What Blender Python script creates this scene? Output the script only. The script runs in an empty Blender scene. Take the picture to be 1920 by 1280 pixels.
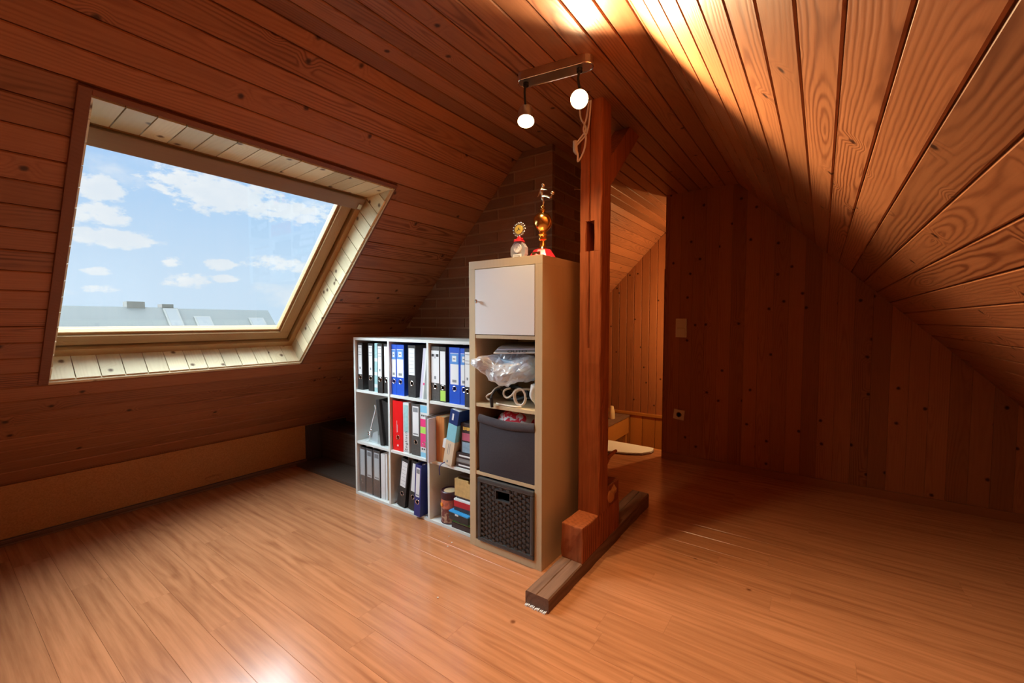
import bpy, bmesh, math, random
from mathutils import Vector, Matrix
random.seed(7)
PI = math.pi
S = bpy.context.scene
COL = S.collection
S2 = math.sqrt(.5)

# ------------------------------------------------------------------ camera
YAW, FPX, EYE = math.radians(35.63), 809.3, 1.184
PITCH = math.atan(39 / FPX)
cd = bpy.data.cameras.new('camera'); cam = bpy.data.objects.new('camera', cd); COL.objects.link(cam)
cam.location = (0, 0, EYE); cam.rotation_euler = (PI / 2 - PITCH, 0, YAW)
cd.sensor_fit = 'HORIZONTAL'; cd.sensor_width = 36; cd.lens = 36 * FPX / 1920; cd.clip_start = .02; cd.clip_end = 1000
S.camera = cam
S.view_settings.view_transform = 'Standard'; S.view_settings.look = 'None'
S.view_settings.gamma = 1; S.view_settings.exposure = 0.4; S.view_settings.use_curve_mapping = False

# ------------------------------------------------------------------ node helper
class NT:
    def __init__(s, tree):
        s.t = tree; s.t.nodes.clear()
    def n(s, typ, ins=None, **kw):
        nd = s.t.nodes.new(typ)
        for k, v in kw.items(): setattr(nd, k, v)
        for k, v in (ins or {}).items(): s.set(nd, k, v)
        return nd
    def set(s, nd, k, v):
        sock = nd.inputs[k]
        if isinstance(v, bpy.types.NodeSocket): s.t.links.new(v, sock)
        elif isinstance(v, bpy.types.Node): s.t.links.new(v.outputs[0], sock)
        else: sock.default_value = v
    def m(s, op, a, b=0.0, c=0.0, clamp=False):
        nd = s.n('ShaderNodeMath', {0: a, 1: b, 2: c}, operation=op); nd.use_clamp = clamp
        return nd.outputs[0]
    def mix(s, f, a, b, mode='MIX'):
        nd = s.n('ShaderNodeMix', data_type='RGBA', blend_type=mode)
        s.set(nd, 0, f); s.set(nd, 6, a); s.set(nd, 7, b)
        return nd.outputs[2]
    def ss(s, v, lo, hi, a=0.0, b=1.0):
        nd = s.n('ShaderNodeMapRange', {0: v, 1: lo, 2: hi, 3: a, 4: b}, interpolation_type='SMOOTHSTEP')
        return nd.outputs[0]
def c4(c): return (c[0], c[1], c[2], 1.0)

# ------------------------------------------------------------------ world: blue sky with drifting cumulus
W = bpy.data.worlds.new('sky'); S.world = W; W.use_nodes = True
t = NT(W.node_tree)
tc = t.n('ShaderNodeTexCoord'); sp = t.n('ShaderNodeSeparateXYZ', {0: tc.outputs['Generated']})
X, Y, Z = sp.outputs
el = t.m('MULTIPLY', t.m('ARCSINE', Z), 57.2958)
az = t.m('MULTIPLY', t.m('ARCTAN2', Y, t.m('MULTIPLY', X, -1.0)), 57.2958)
grad = t.mix(t.ss(el, 0.0, 24.0), c4((.63, .79, .96)), c4((.31, .57, .93)))
wv = t.n('ShaderNodeCombineXYZ', {0: t.m('MULTIPLY', az, .22), 1: t.m('MULTIPLY', el, .42), 2: 3.1})
nz = t.n('ShaderNodeTexNoise', {'Vector': wv, 'Scale': 1.0, 'Detail': 7.0, 'Roughness': .58})
nzf = t.n('ShaderNodeTexNoise', {'Vector': wv, 'Scale': 3.6, 'Detail': 8.0, 'Roughness': .66})
warp = t.m('MULTIPLY', t.m('SUBTRACT', nz.outputs[0], .5), 3.4)
warp2 = t.m('ADD', warp, t.m('MULTIPLY', t.m('SUBTRACT', nzf.outputs[0], .5), 3.6))
mask = None
for a0, e0, wa, we in [(20.5, 13.6, 6.6, 1.9), (27.5, 12.6, 6.0, 1.3), (17, 14.6, 2.6, 1.5), (10.8, 12.4, 2.0, 1.2), (10.8, 10.0, 2.3, 1.2), (12.0, 7.9, 3.4, .95),
                       (26.0, 6.5, 3.6, .9), (16.3, 6.1, 1.0, .55), (20.6, 6.1, 1.4, .6), (17.3, 4.3, 2.1, .75), (21, 4.6, 1.5, .4), (10.7, 3, 1.2, .4), (31, 6.3, 3, .9), (10.7, 4.7, 1.0, .4)]:
    dx = t.m('DIVIDE', t.m('SUBTRACT', az, a0), wa); dy = t.m('DIVIDE', t.m('SUBTRACT', el, e0), we)
    q = t.m('ADD', t.m('ADD', t.m('MULTIPLY', dx, dx), t.m('MULTIPLY', dy, dy)), warp2)
    mk = t.ss(q, .35, 1.25, 1.0, 0.0)
    mask = mk if mask is None else t.m('MAXIMUM', mask, mk)
ng = t.n('ShaderNodeTexNoise', {'Vector': t.n('ShaderNodeCombineXYZ', {0: t.m('MULTIPLY', az, .09), 1: t.m('MULTIPLY', el, .16), 2: 9.0}), 'Scale': 1.0, 'Detail': 6.0})
gen = t.m('MULTIPLY', t.ss(ng.outputs[0], .56, .68), .75)
mask = t.m('MAXIMUM', mask, gen, clamp=True)
ccol = t.mix(t.ss(nz.outputs[0], .3, .7), c4((.80, .86, .93)), c4((.93, .95, .97)))
sky = t.mix(t.m('MULTIPLY', mask, .88), grad, ccol)
bg = t.n('ShaderNodeBackground', {0: sky, 1: .80})
t.n('ShaderNodeOutputWorld', {0: bg})

# ------------------------------------------------------------------ sun, and an added fill lamp for the sky above the roof window
def light(name, kind, loc, energy, col, aim=None, **kw):
    ld = bpy.data.lights.new(name, kind); ld.energy = energy; ld.color = col
    for k, v in kw.items(): setattr(ld, k, v)
    o = bpy.data.objects.new(name, ld); COL.objects.link(o); o.location = loc
    if aim is not None: o.rotation_euler = Vector(aim).to_track_quat('-Z', 'Y').to_euler()
    return o
light('sun_offscreen', 'SUN', (20, 20, 30), 1.0, (1, .95, .86), aim=(-.80, -.42, -.45), angle=.02)
light('sky_fill_left_offscreen', 'SUN', (-40, -15, 50), 19.0, (.84, .94, 1.0), aim=(.46, .24, -.86), angle=1.75)   # added fill lamp, stands in for brighter unseen sky above the roof window

# ------------------------------------------------------------------ materials
MATS = {}
def newmat(name):
    m = bpy.data.materials.new(name); m.use_nodes = True; MATS[name] = m
    return m, NT(m.node_tree)
def finish(m, t, col, rough=.5, bump=None, bstr=.2, bdist=.002, metal=0.0, spec=.5, extra=None):
    b = t.n('ShaderNodeBsdfPrincipled', {'Base Color': col, 'Roughness': rough, 'Metallic': metal, 'Specular IOR Level': spec})
    if bump is not None:
        bp = t.n('ShaderNodeBump', {'Height': bump, 'Strength': bstr, 'Distance': bdist}); t.set(b, 'Normal', bp.outputs[0])
    for k, v in (extra or {}).items(): t.set(b, k, v)
    t.n('ShaderNodeOutputMaterial', {0: b.outputs[0]})
    return m
def plain(name, col, rough=.5, var=.08, scale=30, metal=0.0, bstr=.1, spec=.5, extra=None):
    m, t = newmat(name)
    tc = t.n('ShaderNodeTexCoord'); nz = t.n('ShaderNodeTexNoise', {'Vector': tc.outputs['Object'], 'Scale': float(scale), 'Detail': 4.0})
    c = t.mix(nz.outputs[0], c4([v * (1 - var) for v in col]), c4([min(1, v * (1 + var)) for v in col]))
    return finish(m, t, c, rough, nz.outputs[0], bstr, .001, metal, spec, extra)
def wood(name, c1, c2, knot, rough=.45, ring=.011, amp=.11, axis='XYZ', knots=.62, kscale=4.5, bstr=.35, fine=.5, bright=(.80, 1.15), stretch=1.0, spec=.4, width=.09, ringmix=.85, finew=140.0, finel=5.0, coat=0.0):
    m, t = newmat(name)
    tc = t.n('ShaderNodeTexCoord'); sp = t.n('ShaderNodeSeparateXYZ', {0: tc.outputs['Object']}); ax = {'X': 0, 'Y': 1, 'Z': 2}
    l, w, d = [sp.outputs[ax[a]] for a in axis]
    rnd = t.n('ShaderNodeObjectInfo').outputs['Random']
    r2 = t.m('FRACT', t.m('MULTIPLY', rnd, 17.31)); r3 = t.m('FRACT', t.m('MULTIPLY', rnd, 91.7))
    L = t.m('ADD', t.m('MULTIPLY', l, stretch), t.m('MULTIPLY', rnd, 61.0))
    # knots
    kv = t.n('ShaderNodeCombineXYZ', {0: L, 1: t.m('ADD', w, t.m('MULTIPLY', r2, 13.0)), 2: 0.0})
    vo = t.n('ShaderNodeTexVoronoi', {'Vector': kv, 'Scale': float(kscale)}, voronoi_dimensions='2D')
    sel = t.m('GREATER_THAN', t.n('ShaderNodeSeparateColor', {0: vo.outputs['Color']}).outputs[0], knots)
    kd = t.m('DIVIDE', vo.outputs['Distance'], kscale)
    kn = t.n('ShaderNodeTexNoise', {'Vector': kv, 'Scale': 60.0, 'Detail': 2.0})
    kdn = t.m('ADD', kd, t.m('MULTIPLY', t.m('SUBTRACT', kn.outputs[0], .5), .008))
    kmask = t.m('MULTIPLY', t.ss(kdn, .004, .016, 1.0, 0.0), sel)
    near = t.m('MULTIPLY', t.ss(kd, .006, .05, 1.0, 0.0), sel)
    # growth rings sliced along the board: flames and straight grain
    n1 = t.n('ShaderNodeTexNoise', {'Vector': t.n('ShaderNodeCombineXYZ', {0: t.m('MULTIPLY', L, .75), 1: r2, 2: 0.0}), 'Scale': 1.0, 'Detail': 1.0})
    dd = t.m('MULTIPLY', t.m('SUBTRACT', n1.outputs[0], t.m('ADD', .30, t.m('MULTIPLY', r3, .25))), amp * 2)
    n2 = t.n('ShaderNodeTexNoise', {'Vector': t.n('ShaderNodeCombineXYZ', {0: t.m('MULTIPLY', L, 5.0), 1: t.m('MULTIPLY', w, 18.0), 2: r3}), 'Scale': 1.0, 'Detail': 3.0})
    ww = t.m('SUBTRACT', w, t.m('MULTIPLY', r3, width))
    rr = t.m('SQRT', t.m('ADD', t.m('ADD', t.m('MULTIPLY', ww, ww), t.m('MULTIPLY', dd, dd)), t.m('MULTIPLY', d, d)))
    rr = t.m('ADD', rr, t.m('MULTIPLY', t.m('SUBTRACT', n2.outputs[0], .5), ring * 1.2))
    rr = t.m('ADD', rr, t.m('MULTIPLY', near, .022))
    rg = t.m('MULTIPLY_ADD', t.m('SINE', t.m('MULTIPLY', rr, 2 * PI / ring)), .5, .5)
    rg = t.m('POWER', rg, 1.8)
    fn = t.n('ShaderNodeTexNoise', {'Vector': t.n('ShaderNodeCombineXYZ', {0: t.m('MULTIPLY', L, finel), 1: t.m('MULTIPLY_ADD', w, finew, t.m('MULTIPLY', r2, 97.0)), 2: t.m('MULTIPLY', d, finew)}), 'Scale': 1.0, 'Detail': 5.0, 'Roughness': .6})
    bl = t.n('ShaderNodeTexNoise', {'Vector': t.n('ShaderNodeCombineXYZ', {0: t.m('MULTIPLY', L, 1.6), 1: t.m('MULTIPLY', w, 9.0), 2: r2}), 'Scale': 1.0, 'Detail': 3.0})
    r4 = t.m('FRACT', t.m('MULTIPLY', rnd, 53.9)); gs = t.m('MULTIPLY_ADD', r4, .8, .2)
    f = t.m('MULTIPLY', rg, t.m('MULTIPLY', t.m('MULTIPLY', t.ss(bl.outputs[0], .25, .7), ringmix), gs))
    f = t.m('ADD', f, t.m('MULTIPLY_ADD', t.m('SUBTRACT', fn.outputs[0], .5), fine, .18), clamp=True)
    col = t.mix(f, c4(c1), c4(c2))
    col = t.mix(kmask, col, c4(knot))
    br = t.m('MULTIPLY_ADD', r3, bright[1] - bright[0], bright[0])
    hs = t.n('ShaderNodeHueSaturation', {'Value': br, 'Color': col})
    h = t.m('SUBTRACT', t.m('MULTIPLY_ADD', fn.outputs[0], .3, t.m('MULTIPLY', t.m('MULTIPLY', rg, gs), -.6)), kmask)
    return finish(m, t, hs.outputs[0], rough, h, bstr, .0016, spec=spec, extra={'Coat Weight': coat, 'Coat Roughness': .16} if coat else None)

wood('pine_slope', (.385, .155, .068), (.15, .043, .016), (.05, .014, .006), rough=.45, ringmix=1.0, fine=.7, knots=.5)
wood('pine_wall', (.37, .138, .054), (.19, .056, .020), (.045, .013, .006), rough=.55, ringmix=.6, bstr=.2, spec=.2, knots=.55, kscale=5.0)
wood('pine_pale', (.72, .64, .42), (.58, .48, .28), (.13, .075, .035), rough=.55, kscale=9, knots=.5, ringmix=.55)
wood('casing_wood', (.20, .075, .038), (.13, .043, .02), (.06, .02, .01), rough=.5, knots=.999, fine=.25, ringmix=.2)
wood('frame_pine', (.46, .29, .125), (.30, .165, .06), (.1, .05, .02), rough=.42, knots=.999, fine=.3, ringmix=.2, finew=40.0)
wood('vent_wood', (.25, .185, .13), (.17, .12, .08), (.05, .03, .02), rough=.5, knots=.999, fine=.5, ringmix=.2, axis='YXZ')
wood('backing_wood', (.385, .155, .068), (.15, .043, .016), (.03, .01, .005), rough=.7, knots=.99)
wood('laminate', (.545, .236, .106), (.25, .090, .034), (.20, .07, .025), rough=.24, ring=.03, amp=.16, kscale=3, knots=.95, bstr=.04, fine=1.9, bright=(.92, 1.05), width=.125, spec=.5, ringmix=.4, finew=38.0, finel=1.7, coat=.6)
wood('beam_wood', (.37, .108, .037), (.13, .034, .012), (.05, .016, .008), rough=.7, spec=.12, axis='ZXY', ring=.02, knots=.999, bstr=.5, fine=1.5, width=.1, kscale=7, finew=60.0, finel=4.0)
wood('sill_wood', (.27, .145, .09), (.12, .062, .038), (.04, .02, .012), rough=.72, axis='YXZ', ring=.018, knots=.98, bstr=.7, fine=1.1, width=.1)
wood('ledge_wood', (.105, .070, .052), (.062, .040, .029), (.02, .012, .008), rough=.6, ring=.02, knots=.95)
wood('birch', (.60, .475, .29), (.545, .42, .245), (.3, .2, .1), rough=.42, axis='ZXY', ring=.02, knots=.995, bstr=.05, fine=.5, bright=(.97, 1.03), ringmix=.4)
wood('box_wood', (.56, .22, .065), (.38, .13, .035), (.2, .06, .02), rough=.4, axis='ZXY', ring=.014, knots=.97)
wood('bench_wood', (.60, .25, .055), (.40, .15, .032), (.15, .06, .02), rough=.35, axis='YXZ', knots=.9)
plain('white_lacquer', (.74, .79, .77), .35, .03, 8, bstr=.02)
plain('door_white', (.74, .775, .80), .3, .015, 6, bstr=.01)
plain('binder_black', (.030, .029, .028), .55, .6, 55, bstr=.15)
plain('binder_marble', (.080, .078, .074), .55, .55, 75, bstr=.1)
plain('binder_blue', (.020, .10, .62), .38, .1, 40)
plain('binder_navy', (.022, .032, .20), .4, .1, 40)
plain('binder_red', (.80, .012, .014), .38, .04, 30)
plain('binder_teal', (.36, .62, .64), .45, .22, 60)
plain('paper', (.74, .77, .78), .7, .06, 60)
plain('paper_lilac', (.60, .60, .72), .6, .08, 40)
plain('label_white', (.80, .84, .86), .5, .02, 40)
plain('label_blue', (.10, .30, .72), .45, .05, 40)
plain('print_grey', (.26, .28, .30), .6, .1, 60)
plain('print_black', (.02, .02, .02), .6, .1, 60)
plain('label_green', (.46, .78, .13), .5, .05, 30)
plain('label_pink', (.85, .055, .24), .45, .05, 30)
plain('label_sky', (.26, .60, .82), .45, .05, 30)
plain('flat_black', (.006, .006, .006), .8, .1, 30)  # black rubber and metal parts; also the painted dark of socket holes
plain('chrome', (.80, .80, .80), .16, .02, 20, metal=1.0)
plain('steel_brush', (.70, .66, .60), .3, .05, 20, metal=1.0)
plain('gold', (.95, .62, .20), .14, .05, 20, metal=1.0)
plain('silver_gold', (.92, .84, .66), .2, .08, 30, metal=1.0)
plain('trophy_red', (.72, .020, .035), .2, .05, 20)
plain('medal_yellow', (.80, .62, .12), .35, .1, 40)
plain('mortar', (.34, .215, .135), .9, .15, 90, bstr=.5)
plain('switch_plastic', (.62, .54, .42), .4, .02, 20, bstr=.01)
plain('cable_white', (.70, .62, .50), .45, .03, 30, bstr=.02)
plain('cable_black', (.015, .014, .014), .5, .1, 30)
plain('fabric_black', (.040, .036, .044), .9, .25, 160, bstr=.3)
plain('fabric_hem', (.060, .054, .064), .9, .25, 160, bstr=.3)
plain('wicker', (.050, .052, .054), .38, .4, 70, bstr=.2)
plain('wicker_dark', (.050, .052, .054), .6, .3, 60)
plain('grey_folder', (.24, .225, .215), .55, .15, 50)
plain('book_blue', (.016, .042, .17), .38, .12, 40)
plain('book_sky', (.25, .60, .72), .38, .06, 40)
plain('book_cream', (.68, .57, .42), .5, .06, 30)
plain('game_dark', (.050, .036, .038), .4, .5, 40)
plain('game_pink', (.52, .12, .19), .4, .3, 45)
plain('game_ice', (.26, .40, .52), .4, .4, 50)
plain('gold_print', (.78, .48, .10), .4, .2, 70)
plain('can_dark', (.060, .022, .036), .35, .4, 40)
plain('can_art', (.34, .13, .10), .4, .55, 26)
plain('can_orange', (.88, .32, .04), .4, .1, 30)
plain('osb', (.60, .40, .155), .6, .32, 45)
plain('case_red', (.52, .018, .030), .35, .1, 30)
plain('case_blue', (.04, .36, .78), .3, .1, 30)
plain('case_green', (.05, .42, .13), .35, .1, 30)
plain('case_pink', (.72, .44, .36), .45, .25, 40)
plain('cream_pot', (.76, .60, .36), .45, .05, 20)
plain('mat_white', (.88, .93, .93), .8, .05, 120, bstr=.3)
plain('mat_edge', (.15, .06, .035), .7, .1, 40)
plain('house_roof', (.105, .112, .110), .8, .06, .6, bstr=0.0)
plain('house_wall', (.17, .17, .16), .8, .04, .5, bstr=0.0)
plain('house_chimney', (.13, .118, .108), .8, .06, 1, bstr=0.0)
plain('house_pane', (.16, .165, .17), .9, .03, 1, bstr=0.0)
plain('ground_pale', (.42, .50, .44), .9, .1, .05, bstr=0.0)
plain('rubble_white', (.8, .8, .78), .7, .05, 20)
plain('dry_plaster', (.50, .33, .17), .85, .1, 20)
plain('bag_content', (.34, .50, .66), .6, .35, 14)

def brick_mat():
    m, t = newmat('brick_clay')
    tc = t.n('ShaderNodeTexCoord'); rnd = t.n('ShaderNodeObjectInfo').outputs['Random']
    off = t.n('ShaderNodeVectorMath', {0: tc.outputs['Object'], 1: t.n('ShaderNodeCombineXYZ', {0: t.m('MULTIPLY', rnd, 31.0), 1: 0.0, 2: t.m('MULTIPLY', rnd, 7.0)})}, operation='ADD')
    sc = t.n('ShaderNodeVectorMath', {0: off, 1: (14.0, 40.0, 95.0)}, operation='MULTIPLY')
    nz = t.n('ShaderNodeTexNoise', {'Vector': sc, 'Scale': 1.0, 'Detail': 5.0})
    f2 = t.n('ShaderNodeTexNoise', {'Vector': off, 'Scale': 160.0, 'Detail': 3.0})
    a = t.mix(nz.outputs[0], c4((.19, .088, .047)), c4((.33, .165, .088)))
    a = t.mix(t.m('MULTIPLY', f2.outputs[0], .4), a, c4((.12, .066, .042)))
    hs = t.n('ShaderNodeHueSaturation', {'Value': t.m('MULTIPLY_ADD', rnd, .45, .78), 'Color': a})
    finish(m, t, hs.outputs[0], .85, t.m('ADD', nz.outputs[0], f2.outputs[0]), .7, .003)
brick_mat()
def cork_mat():
    m, t = newmat('cork_wall')
    tc = t.n('ShaderNodeTexCoord')
    v = t.n('ShaderNodeTexVoronoi', {'Vector': tc.outputs['Object'], 'Scale': 170.0}); n = t.n('ShaderNodeTexNoise', {'Vector': tc.outputs['Object'], 'Scale': 3.0, 'Detail': 5.0})
    a = t.mix(t.n('ShaderNodeSeparateColor', {0: v.outputs['Color']}).outputs[0], c4((.46, .195, .052)), c4((.60, .275, .082)))
    a = t.mix(t.m('MULTIPLY', n.outputs[0], .45), a, c4((.37, .17, .055)))
    finish(m, t, a, .75, v.outputs['Distance'], .35, .002)
cork_mat()
def cloth_mat():
    m, t = newmat('cloth_red_white')
    tc = t.n('ShaderNodeTexCoord'); n = t.n('ShaderNodeTexNoise', {'Vector': tc.outputs['Object'], 'Scale': 22.0, 'Detail': 2.0, 'Distortion': 1.2})
    finish(m, t, t.mix(t.ss(n.outputs[0], .47, .52), c4((.75, .02, .05)), c4((.82, .78, .80))), .85)
cloth_mat()
def can_mat():
    m, t = newmat('can_label')
    tc = t.n('ShaderNodeTexCoord'); n = t.n('ShaderNodeTexNoise', {'Vector': tc.outputs['Object'], 'Scale': 38.0, 'Detail': 5.0, 'Distortion': .8})
    z = t.n('ShaderNodeSeparateXYZ', {0: tc.outputs['Object']}).outputs[2]
    a = t.mix(t.ss(n.outputs[0], .4, .62), c4((.18, .05, .045)), c4((.52, .36, .25)))
    b = t.mix(t.ss(n.outputs[0], .45, .6), c4((.62, .17, .09)), c4((.40, .12, .08)))
    finish(m, t, t.mix(t.ss(z, .085, .095), a, b), .35)
can_mat()
def glassy(name, tint, refl, rough=.02, diff=0.0):
    m, t = newmat(name)
    tr = t.n('ShaderNodeBsdfTransparent', {0: c4(tint)}); gl = t.n('ShaderNodeBsdfGlossy', {0: (1, 1, 1, 1), 1: rough})
    fr = t.n('ShaderNodeLayerWeight', {0: .5}); fr = t.n('ShaderNodeMath', {0: t.m('POWER', fr.outputs['Facing'], 4.0), 1: .8, 2: .05}, operation='MULTIPLY_ADD')
    mx = t.n('ShaderNodeMixShader', {0: t.m('MULTIPLY', fr.outputs[0], refl), 1: tr.outputs[0], 2: gl.outputs[0]})
    if diff:
        df = t.n('ShaderNodeBsdfDiffuse', {0: c4((.92, .95, 1.0))}); tl = t.n('ShaderNodeBsdfTranslucent', {0: c4((.92, .95, 1.0))})
        d2 = t.n('ShaderNodeMixShader', {0: .35, 1: df.outputs[0], 2: tl.outputs[0]})
        mx = t.n('ShaderNodeMixShader', {0: diff, 1: mx.outputs[0], 2: d2.outputs[0]})
    t.n('ShaderNodeOutputMaterial', {0: mx.outputs[0]})
glassy('pane_glass', (.97, .985, .98), .5)
glassy('plastic_bag', (.95, .97, 1.0), 2.6, .10, .48)
glassy('plastic_sleeve', (.93, .96, .97), 1.6, .10, .06)
glassy('trophy_glass', (.72, .82, .88), 1.5, .05, .42)
def emit(name, col, k):
    m, t = newmat(name); e = t.n('ShaderNodeEmission', {0: c4(col), 1: k}); t.n('ShaderNodeOutputMaterial', {0: e.outputs[0]})
emit('bulb_glow', (1, .80, .42), 24.0)
emit('hall_glow', (1, .72, .35), 6.0)

# ------------------------------------------------------------------ mesh helpers
def box(bm, x0, x1, y0, y1, z0, z1, bev=0.0, mtx=None):
    vs = [bm.verts.new(p) for p in [(x0, y0, z0), (x1, y0, z0), (x1, y1, z0), (x0, y1, z0), (x0, y0, z1), (x1, y0, z1), (x1, y1, z1), (x0, y1, z1)]]
    fs = [bm.faces.new([vs[i] for i in f]) for f in [(3, 2, 1, 0), (4, 5, 6, 7), (0, 1, 5, 4), (1, 2, 6, 5), (2, 3, 7, 6), (3, 0, 4, 7)]]
    if bev:
        r = bmesh.ops.bevel(bm, geom=list({e for f in fs for e in f.edges}), offset=bev, segments=2, profile=.6, affect='EDGES')
        vs = list({v for f in r['faces'] for v in f.verts} | {v for v in vs if v.is_valid})
    if mtx is not None:
        for v in vs: v.co = mtx @ v.co
    return vs
def cyl(bm, p0, p1, r0, r1=None, seg=16, caps=True):
    r1 = r0 if r1 is None else r1
    p0, p1 = Vector(p0), Vector(p1); d = (p1 - p0).normalized(); a = d.orthogonal().normalized(); b = d.cross(a)
    A = [bm.verts.new(p0 + (a * math.cos(2 * PI * i / seg) + b * math.sin(2 * PI * i / seg)) * r0) for i in range(seg)]
    B = [bm.verts.new(p1 + (a * math.cos(2 * PI * i / seg) + b * math.sin(2 * PI * i / seg)) * r1) for i in range(seg)]
    for i in range(seg): bm.faces.new([A[i], A[(i + 1) % seg], B[(i + 1) % seg], B[i]])
    if caps: bm.faces.new(A[::-1]); bm.faces.new(B)
def smooth_path(pts, n=6):
    P = [Vector(p) for p in pts]; out = []
    for i in range(len(P) - 1):
        a, b, c, d = P[max(i - 1, 0)], P[i], P[i + 1], P[min(i + 2, len(P) - 1)]
        for k in range(n):
            u = k / n; out.append(.5 * ((2 * b) + (c - a) * u + (2 * a - 5 * b + 4 * c - d) * u * u + (3 * b - a - 3 * c + d) * u ** 3))
    return out + [P[-1]]
def tube(bm, pts, r, seg=8, n=6):
    P = smooth_path(pts, n) if n else [Vector(p) for p in pts]
    prev = None; rings = []; a = None
    for i, p in enumerate(P):
        d = (P[min(i + 1, len(P) - 1)] - P[max(i - 1, 0)]).normalized()
        a = d.orthogonal().normalized() if a is None else (a - d * a.dot(d)).normalized()
        b = d.cross(a); rad = r(i / (len(P) - 1)) if callable(r) else r
        rings.append([bm.verts.new(p + (a * math.cos(2 * PI * k / seg) + b * math.sin(2 * PI * k / seg)) * rad) for k in range(seg)])
    for A, B in zip(rings, rings[1:]):
        for k in range(seg): bm.faces.new([A[k], A[(k + 1) % seg], B[(k + 1) % seg], B[k]])
    bm.faces.new(rings[0][::-1]); bm.faces.new(rings[-1])
def lathe(bm, prof, c=(0, 0, 0), seg=24, ax=None):
    c = Vector(c); M3 = Matrix.Identity(3) if ax is None else Vector(ax).to_track_quat('Z', 'Y').to_matrix(); rings = []
    for r, z in prof:
        rings.append([bm.verts.new(c + M3 @ Vector((max(r, 1e-4) * math.cos(2 * PI * k / seg), max(r, 1e-4) * math.sin(2 * PI * k / seg), z))) for k in range(seg)])
    for A, B in zip(rings, rings[1:]):
        for k in range(seg): bm.faces.new([A[k], A[(k + 1) % seg], B[(k + 1) % seg], B[k]])
    bm.faces.new(rings[0][::-1]); bm.faces.new(rings[-1])
def prism(bm, poly, f, d):
    """poly: 2-D outline, f(u, v) -> 3-D point, d: extrusion vector"""
    d = Vector(d); A = [bm.verts.new(Vector(f(*p))) for p in poly]; B = [bm.verts.new(v.co + d) for v in A]; n = len(A)
    bm.faces.new(A); bm.faces.new(B[::-1])
    for i in range(n): bm.faces.new([A[(i + 1) % n], A[i], B[i], B[(i + 1) % n]])
def torus(bm, c, ax, R, r, seg=20, rs=8):
    M3 = Vector(ax).to_track_quat('Z', 'Y').to_matrix(); c = Vector(c); rings = []
    for i in range(seg):
        a = 2 * PI * i / seg
        rings.append([bm.verts.new(c + M3 @ Vector(((R + r * math.cos(2 * PI * k / rs)) * math.cos(a), (R + r * math.cos(2 * PI * k / rs)) * math.sin(a), r * math.sin(2 * PI * k / rs)))) for k in range(rs)])
    for i in range(seg):
        A, B = rings[i], rings[(i + 1) % seg]
        for k in range(rs): bm.faces.new([A[k], B[k], B[(k + 1) % rs], A[(k + 1) % rs]])
def blob(bm, c, rx, ry, rz, sub=2):
    r = bmesh.ops.create_icosphere(bm, subdivisions=sub, radius=1)
    for v in r['verts']: v.co = Vector((v.co.x * rx, v.co.y * ry, v.co.z * rz)) + Vector(c)
    return r['verts']
def mesh(name, bm, mat, smooth=False, recalc=True):
    if recalc: bmesh.ops.recalc_face_normals(bm, faces=bm.faces)
    me = bpy.data.meshes.new(name); bm.to_mesh(me); bm.free()
    if mat: me.materials.append(MATS[mat])
    if smooth:
        me.polygons.foreach_set('use_smooth', [True] * len(me.polygons))
        try: me.set_sharp_from_angle(angle=math.radians(40))
        except Exception: pass
    return me
def link(name, me, parent=None, loc=None, mtx=None):
    o = bpy.data.objects.new(name, me); COL.objects.link(o)
    if parent is not None: o.parent = parent
    if loc is not None: o.location = loc
    if mtx is not None: o.matrix_local = mtx
    return o
def part(name, mat, parent, fn, smooth=False, loc=None, mtx=None, label=None):
    bm = bmesh.new(); fn(bm); o = link(name, mesh(name, bm, mat, smooth), parent, loc, mtx)
    if label: o['label'] = label
    return o
def pbox(name, mat, parent, *a, bev=0.0, **kw):
    return part(name, mat, parent, lambda bm: box(bm, *a, bev=bev), **kw)
def thing(name, label, cat, loc=(0, 0, 0), rot=(0, 0, 0), group=None):
    o = bpy.data.objects.new(name, None); o.empty_display_size = .05; COL.objects.link(o)
    o.location = loc; o.rotation_euler = rot; o['label'] = label; o['category'] = cat
    if group: o['group'] = group
    return o
def struct(name, mat, fn, label=None):
    bm = bmesh.new(); fn(bm); o = link(name, mesh(name, bm, mat)); o['kind'] = 'structure'
    if label: o['label'] = label
    return o
def text(name, s, size, mat, parent, mtx, depth=.0004, space=1.0):
    cu = bpy.data.curves.new(name, 'FONT'); cu.body = s; cu.size = size; cu.extrude = depth; cu.align_x = 'CENTER'; cu.align_y = 'CENTER'; cu.space_character = space
    tmp = bpy.data.objects.new(name, cu); me = bpy.data.meshes.new_from_object(tmp); bpy.data.objects.remove(tmp)
    me.materials.append(MATS[mat]); return link(name, me, parent, mtx=mtx)
FRONT = Matrix(((1, 0, 0), (0, 0, -1), (0, 1, 0)))      # text plane facing -Y
def front_mtx(x, y, z, roll=0.0): return Matrix.Translation((x, y, z)) @ FRONT.to_4x4() @ Matrix.Rotation(roll, 4, 'Z')

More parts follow.
